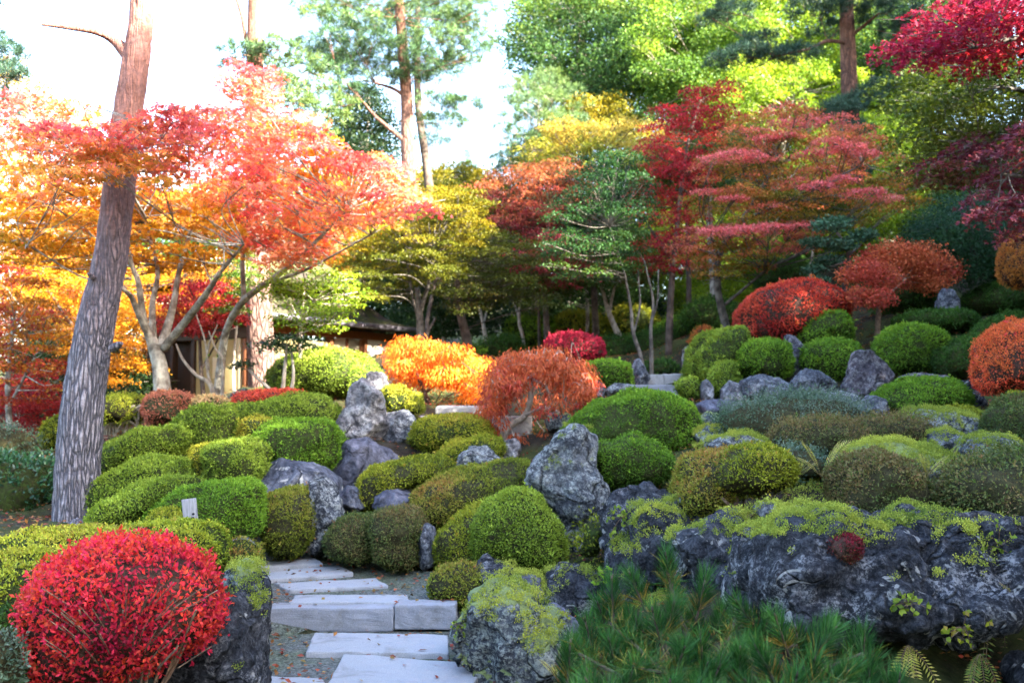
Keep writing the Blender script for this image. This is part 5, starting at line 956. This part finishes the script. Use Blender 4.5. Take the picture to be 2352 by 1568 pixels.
hill('broadleaf_tree', 'sunlit tall lime tree left of the red barked pine', 1770, 560, 30, 26, '1680,20 1780,-60 1960,-60 2000,40 1960,170 1860,240 1720,240', 'lime', 40)
hill('broadleaf_tree', 'broad sunlit lime understory tree below the dark pine boughs', 1780, 540, 27, 16, '1590,180 1700,150 1860,150 1990,170 2060,270 1980,330 1800,300 1640,290', 'lime', 40, r=(46, 76))
hill('broadleaf_tree', 'green tree behind the red barked pine reaching the top edge', 2100, 440, 29, 24, '1980,60 2060,-50 2260,-60 2300,120 2240,260 2080,300 2000,220', 'broad', 44)
hill('broadleaf_tree', 'yellow green tree glowing behind the tiered rose maple', 1950, 520, 25, 16, '1840,300 2000,280 2160,320 2200,450 2080,560 1900,560 1820,440', 'lime', 44, r=(46, 76))
hill('broadleaf_tree', 'lime green thicket tree glowing between the trunks below the scarlet maple', 1650, 760, 27, 12, '1500,480 1640,450 1780,500 1790,640 1720,720 1560,720 1490,620', 'lime', 40, r=(40, 66), leafk=2.6)
hill('broadleaf_tree', 'dusky green thicket tree in the depth of the wood', 1300, 800, 29, 12, '1180,500 1330,470 1480,500 1500,660 1420,760 1240,760 1170,640', 'broad', 46, r=(46, 76))
hill('broadleaf_tree', 'dim green thicket tree behind the tea house roof end', 1020, 830, 29, 12, '850,480 980,430 1110,480 1180,620 1130,760 960,760 860,650', 'dark', 46, r=(46, 80))
hill('cedar_tree', 'dark cedar behind the salmon pink maple', 830, 800, 28, 22, '755,330 800,220 860,190 900,250 920,380 900,520 780,520', 'dark', 36, r=(46, 70), flat=.5)
hill('larch_tree', 'layered grey green conifer to the right of the sky gap', 1230, 720, 27, 18, '1140,380 1160,280 1190,190 1260,170 1340,240 1330,330 1240,400', 'pine', 34, r=(46, 72), style='needle', flat=.25, mat=NEEDLE, leafk=6)
hill('larch_tree', 'small pale conifer low in the gap of sky', 1070, 700, 38, 8, '1040,400 1070,345 1100,400 1110,450 1030,450', 'limegreen', 14, r=(24, 36), style='needle', flat=.3, mat=NEEDLE, leafk=5, dd=1)
hill('broadleaf_tree', 'orange leafed tree rising behind the cream maple', 1400, 700, 29, 16, '1200,330 1280,280 1340,240 1420,230 1440,290 1320,340', 'ochre', 22, r=(46, 70))
hill('broadleaf_tree', 'golden tree beyond the tea house under the pale trunked pine', 1000, 760, 30, 16, '880,440 1000,390 1120,400 1160,470 1060,520 900,520', 'ochre', 30, r=(46, 76))
hill('broadleaf_tree', 'orange yellow tree behind the forked maple stems', 330, 980, 22, 16, '200,640 320,600 470,620 600,640 600,760 480,820 300,860 200,800', 'gold', 40, r=(46, 76))
hill('broadleaf_tree', 'dark green tree in the shade behind the leaning pine', 180, 1030, 20, 14, '60,760 180,730 320,800 350,900 280,980 120,980 40,900', 'dark', 40, r=(46, 76))
hill('broadleaf_tree', 'reddish tree at the far left behind the crimson maple', 40, 1000, 21, 14, '-60,560 80,520 180,620 200,760 100,860 -60,820', 'rustmix', 34, r=(46, 76))
hill('broadleaf_tree', 'amber tree behind the salmon pink maple', 640, 850, 24, 16, '520,420 640,380 780,400 860,480 840,600 700,640 560,600', 'gold', 34, r=(46, 76))
hill('broadleaf_tree', 'distant green tree showing under the pine boughs on the left', 420, 900, 34, 16, '300,460 420,420 560,440 560,560 420,600 300,560', 'limegreen', 22, r=(46, 76))
hill('broadleaf_tree', 'dark green hill tree at the right edge above the evergreen', 2260, 480, 24, 18, '2080,420 2200,330 2420,320 2440,520 2260,560 2100,520', 'broad', 40, r=(50, 80))

for i, (x, yb, dd_, poly, pal, lab_) in enumerate([
    (1250, 780, 40, '1130,420 1250,340 1400,380 1420,560 1380,740 1200,780 1110,640', 'dark', 'dark tree deep in the wood behind the crimson maple'),
    (1480, 760, 38, '1380,380 1520,330 1640,400 1640,600 1580,740 1420,760 1380,600', 'dark', 'dark tree deep in the wood behind the scarlet maple'),
    (1760, 700, 36, '1620,420 1760,360 1900,420 1900,600 1800,700 1660,720 1600,600', 'broad', 'dark tree deep in the wood behind the tiered rose maple'),
    (2050, 560, 36, '1880,380 2050,300 2220,360 2240,520 2120,600 1940,620', 'dark', 'dark tree deep in the wood at the upper right'),
    (960, 820, 40, '800,480 960,420 1100,470 1120,640 1060,780 880,800 800,660', 'dark', 'dark tree deep in the wood beyond the tea house roof'),
    (1560, 520, 42, '1380,260 1480,120 1640,100 1720,240 1680,420 1440,440', 'broad', 'green tree filling the hill behind the yellow green tree'),
    (1720, 560, 33, '1560,260 1700,220 1860,260 1900,420 1760,520 1580,480', 'broad', 'green tree filling the hill right behind the tiered rose maple'),
    (1900, 420, 42, '1740,240 1820,100 2000,60 2120,160 2120,320 1900,400', 'broad', 'green tree filling the hill behind the red barked pine'),
    (760, 860, 38, '620,520 760,440 900,500 900,720 780,820 640,780', 'broad', 'green tree far behind the tea house'),
    (240, 960, 36, '60,560 240,480 420,540 440,760 300,880 100,860', 'broad', 'green tree far behind the golden maple on the left')]):
    hill('broadleaf_tree', lab_, x, yb, dd_, 20, poly, pal, 46, r=(56, 90), dens=.6)

# ------------------------------------------------------------------ stems of shrubs that show theirs
def stems(par_name, label, cat, group, outline, d, thick, pal, tubes, bark, **kw):
    e = empty(par_name, P(tubes[0][0][0], tubes[0][0][1], d)); tag(e, label, cat, group)
    shrub(outline, d, thick, pal, '', parent=e, part='foliage', **kw)
    A = Acc()
    for tb in tubes:
        q = np.array([P(x, y, dd) for x, y, dd, w in tb]); w = np.array([t[3] * t[2] / F / 2 for t in tb]); A.tube(smooth_path(q, 14), np.interp(np.linspace(0, len(tb) - 1, 14), np.arange(len(tb)), w), 7, 3, .15)
    A.put('stem', bark, np.array(e.location), e, True); return e
AZ = 'clipped azalea shrubs'
rs = np.random.default_rng(11); tb = []
for i in range(22):
    x0 = rs.uniform(230, 360); x1 = x0 + (x0 - 290) * rs.uniform(.8, 2.2); tb.append([(x0, 1610, 4.62 + rs.uniform(-.1, .1), 8), ((x0 + x1) / 2, 1520, 4.6, 6), (x1, 1400, 4.55 + rs.uniform(-.2, .2), 4)])
for i in range(36):
    x0 = rs.uniform(80, 500); y0 = rs.uniform(1330, 1500); tb.append([(290 + (x0 - 290) * .6, y0 + 50, 4.4, 3), (x0, y0, 4.15 + abs(x0 - 290) / 900, 2.2)])
stems('azalea_shrub', 'brilliant scarlet rounded azalea filling the lower left corner', 'shrub', AZ,
      '72,1395 86,1350 120,1308 172,1276 232,1256 300,1248 368,1252 426,1268 472,1303 498,1346 504,1402 490,1450 455,1490 390,1520 310,1545 205,1565 140,1555 104,1500 80,1440', 4.75, .74, 'scarlet', tb, BARK_BROWN,
      core='red', leaf=.025, dens=1.5, shoots=120, out=.25, lump=.04, fuzz=.02, mat=LEAF, asp=.56, sub=5, freq=3.0, holes=.5)
stems('azalea_shrub', 'double clipped azalea half with bare twisted trunks over the moss', 'shrub', AZ,
      '1625,1110 1640,1065 1680,1032 1740,1018 1790,1030 1815,1065 1818,1100 1790,1122 1740,1132 1690,1140 1650,1135', 6.8, .85, 'olive',
      [[(1695, 1195, 6.7, 13), (1690, 1170, 6.7, 12), (1692, 1140, 6.75, 11), (1700, 1100, 6.8, 7)], [(1694, 1190, 6.7, 10), (1688, 1172, 6.7, 9), (1665, 1150, 6.65, 8), (1640, 1125, 6.7, 5)], [(1695, 1193, 6.7, 9), (1728, 1172, 6.8, 9), (1745, 1140, 6.8, 8), (1735, 1100, 6.8, 5)], [(1695, 1193, 6.7, 9), (1730, 1180, 6.75, 8), (1770, 1150, 6.8, 7), (1790, 1110, 6.8, 4)], [(1695, 1193, 6.7, 8), (1703, 1170, 6.9, 8), (1715, 1120, 7, 5)]], BARK_BROWN, core='brown')
rs = np.random.default_rng(12); tb = [[(270 + rs.uniform(-20, 20), 1035, 11.6, 8), (270 + rs.uniform(-40, 50), 985, 11.5, 6), (270 + rs.uniform(-55, 65), 930, 11.3, 4)] for i in range(14)]
stems('azalea_shrub', 'flat topped yellowish azalea with bare pale stems behind the leaning pine', 'shrub', AZ,
      '222,955 226,918 270,910 320,914 335,935 325,965 270,975 230,972', 11.6, 1.0, 'yellow', tb, BARK_PALE, core='brown', fuzz=.02)

# ------------------------------------------------------------------ young pine in the foreground
rs = np.random.default_rng(21); A = Acc(); B = Acc()
tips = [(1530, 1275, 3.9), (1405, 1330, 3.8), (1450, 1318, 3.75), (1345, 1415, 3.7), (1375, 1380, 3.85), (1500, 1395, 3.6), (1620, 1325, 3.7), (1695, 1375, 3.6), (1660, 1400, 3.75), (1310, 1470, 3.55), (1400, 1465, 3.5), (1765, 1410, 3.6), (1830, 1440, 3.7), (1900, 1425, 3.6), (1985, 1445, 3.7),
        (1560, 1470, 3.4), (1455, 1525, 3.3), (1350, 1535, 3.4), (1650, 1525, 3.3), (1760, 1495, 3.4), (1870, 1510, 3.4), (2005, 1505, 3.5), (1945, 1540, 3.3), (1715, 1560, 3.2), (1540, 1560, 3.15), (1590, 1395, 3.8), (1480, 1445, 3.7), (1430, 1410, 3.9), (1610, 1455, 3.6), (1720, 1450, 3.7), (1830, 1545, 3.2), (1400, 1575, 3.2), (2040, 1560, 3.4), (1640, 1590, 3.0), (1300, 1530, 3.6), (1500, 1600, 3.0), (1780, 1590, 3.0), (1900, 1600, 3.1), (1550, 1350, 3.95), (1680, 1500, 3.5), (1580, 1520, 3.4), (1440, 1480, 3.6), (1340, 1590, 3.2), (1990, 1590, 3.2), (1610, 1560, 3.2)]
tips += [(x + rs.uniform(-45, 45), y + rs.uniform(-15, 50), d + rs.uniform(-.15, .12)) for x, y, d in tips if y > 1390]
root = P(1620, 1900, 3.5); e = empty('young_pine', root); tag(e, 'young pine with dense bristling green needles in the foreground', 'tree')
spine = smooth_path([root, P(1615, 1640, 3.55), P(1590, 1500, 3.65), P(1556, 1400, 3.8), P(1533, 1310, 3.9)], 24); A.tube(spine, np.linspace(.020, .006, 24), 8, 1, .1)
limbs = [spine] + [smooth_path([P(1612, 1640, 3.5), P(*a), P(*b)], 16) for a, b in [((1500, 1520, 3.5), (1400, 1430, 3.7)), ((1720, 1520, 3.5), (1830, 1480, 3.6)), ((1480, 1580, 3.4), (1330, 1500, 3.5)), ((1780, 1580, 3.4), (1980, 1500, 3.6)), ((1650, 1540, 3.5), (1690, 1420, 3.65)), ((1560, 1560, 3.3), (1450, 1530, 3.3)), ((1760, 1600, 3.2), (1930, 1570, 3.2))]]
for lb in limbs[1:]: A.tube(lb, np.linspace(.011, .005, 16), 7, 2, .1)
lp = np.concatenate(limbs)
for i, (x, y, d) in enumerate(tips):
    t = P(x, y + (10 if y > 1360 else 4), d); ax = unit(np.array([rs.normal() * .30 + (x - 1620) / 1400, -abs(rs.normal()) * .25, 1.0])); s0 = t - ax * .16
    kk = int((np.linalg.norm(lp - s0, axis=1) + np.maximum(0, lp[:, 2] - s0[2])).argmin()); a = lp[kk]
    A.tube(smooth_path([a, (a + s0) / 2 + np.array([0, 0, -.025]), s0, t], 16), np.linspace(.007, .0035, 16), 6)
    A.tube(np.array([t, t + ax * .022]), [.005, .002], 6)
    cnt = int(rs.uniform(190, 270)); u = rs.random(cnt) ** .8; side = unit(np.cross(rs.normal(size=(cnt, 3)), ax)); q = t - ax * (.13 * u)[:, None]; op = .42 + .55 * u + rs.normal(size=cnt) * .12
    dr = ax + side * op[:, None]; cc = pick([(.008, .036, .009), (.018, .082, .016), (.048, .16, .03)], np.clip(1 - u * .8 + rs.normal(size=cnt) * .2, 0, 1), rs, .3)
    old = (u > .8) & (rs.random(cnt) < .5); cc[old] = np.array([.30, .20, .03]) * rs.uniform(.6, 1.1, (old.sum(), 1))
    v, f, c = leaves(q, dr, rs.normal(size=(cnt, 3)), rs.uniform(.07, .105, cnt), .0026, cc, False, .3); B.add(v, f, None, c)
for lb in limbs:
    for k0 in lb[7:]:
        q = k0 + rs.normal(size=(26, 3)) * .01; v, f, c = leaves(q, rs.normal(size=(26, 3)) + np.array([0, -.2, .5]), rs.normal(size=(26, 3)), rs.uniform(.06, .10, 26), .003, pick([(.02, .09, .015), (.05, .14, .02), (.24, .17, .03)], rs.random(26), rs, .3), False, .3); B.add(v, f, None, c)
A.put('trunk', BARK_DARK, root, e, True); B.put('needles', NEEDLE, root, e)

RV = np.concatenate([v for v, f in ROCKS])
def on_rock(x, y, dfar=9.0):
    "distance of the nearest rock face seen at that spot"
    q = RV - np.array([0, 0, CAMZ]); u = -q[:, 1] * math.sin(TH) + q[:, 2] * math.cos(TH); w = q[:, 1] * math.cos(TH) + q[:, 2] * math.sin(TH)
    m = (np.hypot(CX + q[:, 0] / w * F - x, CY - u / w * F - y) < 14) & (q[:, 1] < dfar); return float(RV[m, 1].min()) if m.any() else None
d_ = (on_rock(1942, 1262) or 5.0)
shrub('1908,1262 1918,1238 1945,1228 1972,1240 1972,1268 1947,1290 1916,1284', d_, .16, 'wine', 'small dark red stonecrop cushion on the big boulder', name='stonecrop', cat='plant', group=None, core='red', leaf=.013, ground=False)
# ------------------------------------------------------------------ ferns
def fern(label, x, y, d, n, ln, cols, ang=(20, 160), seed=0, hang=False):
    rg = np.random.default_rng(seed + 50); B = Acc(); A = Acc(); o = P(x, y, ((on_rock(x, y) or d) if hang else d))
    for i in range(n):
        az = R(rg.uniform(*ang)); out = np.array([math.cos(az), -abs(math.sin(az)) * rg.uniform(.2, .9) if not hang else -.5, 0]); l = ln * rg.uniform(.7, 1.1); t = np.linspace(0, 1, 16)[:, None]
        rise = rg.uniform(.8, 1.25) if not hang else -.3
        path = o + out * l * t * .8 + np.array([0, 0, 1.0]) * l * (rise * t - (.38 if not hang else .9) * t ** 2); A.tube(path, np.linspace(.0022, .0008, 16), 5); T = unit(np.gradient(path, axis=0)); sd = unit(np.cross(T, np.array([0, -.4, 1.0])))
        w = np.sin(np.clip(t[:, 0], .06, 1) * math.pi * .92 + .12) * l * .17
        for sg_ in (-1, 1):
            for u in np.linspace(1, 14.9, 20):
                k0 = int(u); fr_ = u - k0; p0 = path[k0] * (1 - fr_) + path[min(15, k0 + 1)] * fr_; ww = max(.004, w[k0]); dr = sd[k0] * sg_ + T[k0] * .35 + np.array([0, 0, -.12])
                v, f, c = leaves(p0[None], dr[None], (np.cross(sd[k0], T[k0]) + rg.normal(size=3) * .15)[None], ww, ww * .2, pick(cols, rg.random(1), rg, .25)); B.add(v, f, None, c)
    e = empty('fern', o); tag(e, label, 'fern', 'small garden ferns'); A.put('stem', BARK_BROWN, o, e, True); B.put('fronds', LEAF, o, e)
YF = [(.50, .46, .10), (.42, .44, .08), (.55, .45, .16)]; GF = [(.10, .20, .04), (.18, .27, .05), (.30, .26, .06)]
fern('tall yellowing fern in the hollow left of the purplish dome', 1888, 1098, 6.65, 9, .34, YF, seed=1)
fern('short yellow fern beside the bare trunked azalea', 1830, 1100, 6.75, 6, .22, YF, seed=2)
fern('small yellow fern right of the purplish dome', 2128, 1098, 6.6, 7, .22, YF, seed=3)
fern('yellow green fern between two mossy rocks near the right edge', 2172, 1075, 7.6, 6, .24, [(.30, .36, .05), (.40, .42, .06)], seed=4)
fern('pale fern hanging below the big boulder', 2085, 1480, 5.0, 6, .26, YF, (30, 150), 5, True)
fern('green fern dangling at the right end of the boulder', 2290, 1335, 4.9, 8, .30, GF, (20, 160), 6, True)
fern('little yellow fern at the bottom edge beside the mossy boulder', 1280, 1560, 4.6, 5, .14, YF, seed=7)
fern('dull green fern in the dark hollow at the bottom right', 2250, 1500, 4.9, 6, .22, GF, (20, 160), 8, True)
def weed(label, x, y, d, n, r, pal, L, seed):
    rg = np.random.default_rng(seed); o = P(x, y, (on_rock(x, y) or d) + .01); A = Acc(); B = Acc()
    for i in range(n):
        en = o + np.array([rg.normal() * r, -abs(rg.normal()) * r * .5, rg.normal() * r * .6]); A.tube(smooth_path([o, (o + en) / 2 + np.array([0, -.02, .01]), en], 6), np.linspace(.002, .001, 6), 5)
        v, f, c = leaves(en[None].repeat(3, 0), rg.normal(size=(3, 3)), np.array([0, -1, .4]) + rg.normal(size=(3, 3)) * .4, L, L * .7, pick(PAL[pal], rg.random(3), rg, .25)); B.add(v, f, None, c)
    e = empty('weed', o); tag(e, label, 'plant', 'small plants rooted in rock cracks'); A.put('stem', BARK_BROWN, o, e); B.put('leaves', LEAF, o, e)
weed('bright green weed growing low on the face of the big boulder', 2085, 1385, 4.75, 14, .05, 'fresh', .035, 1)
weed('yellow leafed weed on the right end of the big boulder', 2210, 1440, 4.75, 16, .06, 'yellow', .03, 2)
weed('trailing green weed below the straggly bush at the right edge', 2290, 1260, 4.95, 26, .09, 'fresh', .03, 3)
weed('fresh green weed beside the rugged rock face', 1425, 1190, 6.3, 14, .06, 'fresh', .035, 4)
weed('tuft of green weed on the rock below the tall lichened stone', 1400, 1320, 6.4, 16, .06, 'lush', .035, 5)
weed('tiny green weed beside the right end of the kerb step', 1052, 1435, 6.6, 10, .03, 'fresh', .022, 6)

# ------------------------------------------------------------------ moss shelves (nobody could count the cushions)
def to_v(p):
    "where points fall in the drawing"
    q = p - np.array([0, 0, CAMZ]); u = -q[:, 1] * math.sin(TH) + q[:, 2] * math.cos(TH); w = q[:, 1] * math.cos(TH) + q[:, 2] * math.sin(TH)
    return np.stack([CX + q[:, 0] / w * F, CY - u / w * F], 1)
def inside_np(q, poly):
    po = np.array(poly); c = np.zeros(len(q), bool); j = len(po) - 1
    for i in range(len(po)):
        cond = ((po[i, 1] > q[:, 1]) != (po[j, 1] > q[:, 1])) & (q[:, 0] < (po[j, 0] - po[i, 0]) * (q[:, 1] - po[i, 1]) / (po[j, 1] - po[i, 1] + 1e-9) + po[i, 0]); c ^= cond; j = i
    return c
rg = np.random.default_rng(31); gx = np.arange(-3.5, 6, .03); gy = np.arange(4.6, 12, .03)
gX, gY = np.meshgrid(gx, gy); gP = np.stack([gX, gY, ground_z(gX, gY) + .01], -1).reshape(-1, 3)
SP, SN = [gP + rg.normal(size=gP.shape) * np.array([.012, .012, .004])], [np.tile([0, 0, 1.0], (len(gP), 1))]
for v, f in ROCKS:
    q, nn, area = sample(v, f, 100, rg)
    if v[:, 1].mean() > 10.5: continue
    q, nn, _ = sample(v, f, int(min(area * 2600, 26000)), rg); SP.append(q); SN.append(nn)
SP, SN = np.concatenate(SP), np.concatenate(SN); SV = to_v(SP)
sel = np.zeros(len(SP), bool); nse = .6 * fbm(SP * 4, 3, 4) + .4 * fbm(SP * 13, 4, 3); nz = SN[:, 2]
for poly, thr, dmax in [('1640,1180 1800,1150 1800,1090 1930,1085 1930,1170 2000,1200 2060,1160 2140,1135 2200,1150 2210,1185 2120,1195 2040,1215 2050,1255 1960,1255 1880,1225 1800,1215 1720,1240 1680,1225', .40, 7.6),
        ('1795,1040 1915,1085 1915,1115 1800,1115', .38, 9), ('1440,1200 1480,1165 1540,1135 1580,1170 1555,1240 1510,1260 1480,1215', .44, 7.5), ('2090,1090 2210,1085 2210,1150 2120,1150', .42, 8), ('1050,1440 1080,1370 1150,1345 1210,1390 1290,1440 1300,1520 1200,1500 1110,1450', .52, 7),
        ('1090,1290 1260,1300 1390,1310 1330,1420 1200,1420 1090,1370', .56, 8), ('1920,1010 2190,1010 2200,1100 1930,1100', .47, 9), ('2200,1000 2352,1000 2352,1060 2200,1060', .53, 9), ('2050,940 2270,940 2270,1000 2050,1000', .52, 10.5), ('1590,940 1760,940 1770,1040 1590,1040', .52, 12),
        ('540,1300 610,1300 610,1568 430,1568', .60, 7), ('520,1285 600,1285 600,1340 520,1340', .45, 7), ('1300,980 1370,980 1375,1060 1250,1080', .58, 9), ('1700,1220 2352,1180 2352,1340 1700,1340', .64, 6.5), ('2140,1160 2352,1200 2352,1330 2140,1290', .56, 6), ('1400,1120 1700,1150 1700,1400 1400,1400', .62, 7.5)]:
    m = inside_np(SV, pts(poly)) & (SP[:, 1] < dmax) & (nse + np.clip(nz, -.3, 1) * .22 > thr + .12); sel |= m
mp, mn = SP[sel], SN[sel]; n = len(mp); acc = Acc(); K = 16
lift = np.clip((fbm(mp * 11, 8, 3) - .35) * .10, 0, .05)[:, None]
mp = mp + mn * lift; pp = np.repeat(mp, K, 0) + rg.normal(size=(n * K, 3)) * .010; nn = np.repeat(mn, K, 0)
t = np.clip(np.repeat(fbm(mp * 2.2, 5, 3), K) * 1.5 - .35 + .35 * (rg.random(n * K) - .5) + np.repeat(lift[:, 0], K) * 5, 0, 1)
lv, lf, lc = leaves(pp, nn * .6 + rg.normal(size=(n * K, 3)) * .55 + np.array([0, 0, .4]), rg.normal(size=(n * K, 3)) + nn, .0095 * rg.uniform(.7, 1.3, n * K), .007, pick(PAL['moss'], t, rg, .25))
ms = put('moss_carpet', lv, lf, MOSS_TUFT, cols=lc); tag(ms, 'bright yellow green moss cushions spread over the rock shelves', 'moss', None, 'stuff')
print('moss tufts', n)

# ------------------------------------------------------------------ leaf litter on path edges and soil
rg = np.random.default_rng(41); n = 42000; x = rg.uniform(-9, 8, n); y = rg.uniform(5, 21, n); z = ground_z(x, y)
pd = np.min(np.hypot(x[:, None] - PATH[None, :, 0], y[:, None] - PATH[None, :, 1]), 1); kp = (pd > .32) | (rg.random(n) < .25); x, y, z = x[kp], y[kp], z[kp]; n = len(x)
xs_, ys_, zs_ = [], [], []
for o in [q for q in S.objects if q.name.startswith(('stepping_stone', 'kerb_stone'))]:
    w = np.array([q.co[:] for q in o.data.vertices]); hi = w[w[:, 2] > w[:, 2].max() - .01]
    for q_ in range(9):
        a_, b_ = hi[rg.integers(len(hi))], hi[rg.integers(len(hi))]; m_ = a_ + (b_ - a_) * rg.random(); xs_.append(m_[0] + o.location.x); ys_.append(m_[1] + o.location.y); zs_.append(o.location.z - .018)
x, y, z = np.concatenate([x, xs_]), np.concatenate([y, ys_]), np.concatenate([z, zs_]); n = len(x)
pp = np.stack([x, y, z + .028], 1); cl_ = pick([(.16, .07, .04), (.34, .06, .04), (.40, .16, .04), (.12, .08, .05), (.36, .22, .04)], rg.random(n), rg, .3)
lv, lf, lc = leaves(pp, np.stack([rg.normal(size=n), rg.normal(size=n), rg.normal(size=n) * .25], 1), np.array([0, 0, 1.0]) + rg.normal(size=(n, 3)) * .35, rg.uniform(.025, .05, n), .028, cl_)
tag(put('leaf_litter', lv, lf, LEAF_THICK, cols=lc), 'fallen leaves scattered over the soil between path and shrubs', 'leaf litter', None, 'stuff')

# ------------------------------------------------------------------ unseen cedars right of and behind the view, added to block sun and sky
rg = np.random.default_rng(51)
def cedar(h, r):
    A, B = Acc(), Acc(); A.tube(np.array([[0, 0, -.5], [.05, 0, h * .5], [0, .05, h]]), [.22, .14, .03], 9)
    for i in range(74):
        t = (i / 74) ** .85; z = h * (.14 + .86 * t); rr = r * (1 - t) ** .75 * rg.uniform(.55, 1.1) + .15; a = rg.random() * 6.28; clump(B, np.array([math.cos(a) * rr * .72, math.sin(a) * rr * .72, z]), .35 + rr * .34, 'ball', .5, .085, .42, 'dark', rg.random(), rg, seed=i)
    return A, B
A, B = cedar(9.0, 2.0); first = None
spots = [(10.5, -6, 14.5), (12.5, -3.5, 16), (10.8, -1, 14.5), (12.8, 1, 15.5), (11, 3, 10), (10.6, 5.6, 8.8), (12.9, 9.8, 16.5), (13.2, 4.8, 11), (11.4, 8.0, 8.6), (13.8, 7.4, 14.5), (11.6, 11.5, 9.2), (13.6, 13.5, 17), (16, 9.5, 18), (17, 14, 19), (14.8, 16.5, 17), (12.3, 15.8, 12.2), (16, 20, 15), (18.5, 21, 18), (20, 25, 18.5), (21.5, 29, 20), (23.5, 33, 21), (26, 38, 23), (17.5, 12, 15), (6, -10, 11), (2.5, -11.5, 11), (-1.5, -11, 10), (-5.5, -12, 11), (-9.5, -11, 10.5), (-13, -8, 10), (-16, -3.5, 10), (15, 2.5, 12), (15, -2, 18), (15.5, -7, 18), (9.2, -9, 14)]
for i, (x, y, zt) in enumerate(spots):
    z = float(ground_z([x], [y])[0]); s = (zt - z) / 9.0
    if i == 0: root_ = empty('cedar_tree', (x, y, z)); A.put('trunk', BARK_DARK, (0, 0, 0), root_, True); B.put('crown', LEAF, (0, 0, 0), root_)
    else:
        root_ = first.copy(); C.objects.link(root_)
        for ch in list(first.children): c = ch.copy(); C.objects.link(c); c.parent = root_
        root_.location = (x, y, z)
    if first is None: first = root_
    root_.scale = (1.1, 1.1, s); root_.rotation_euler = (0, 0, i * 1.3); tag(root_, 'unseen dark cedar beside or behind the viewer, added to shade the garden', 'tree', 'unseen cedars added to shade the garden')
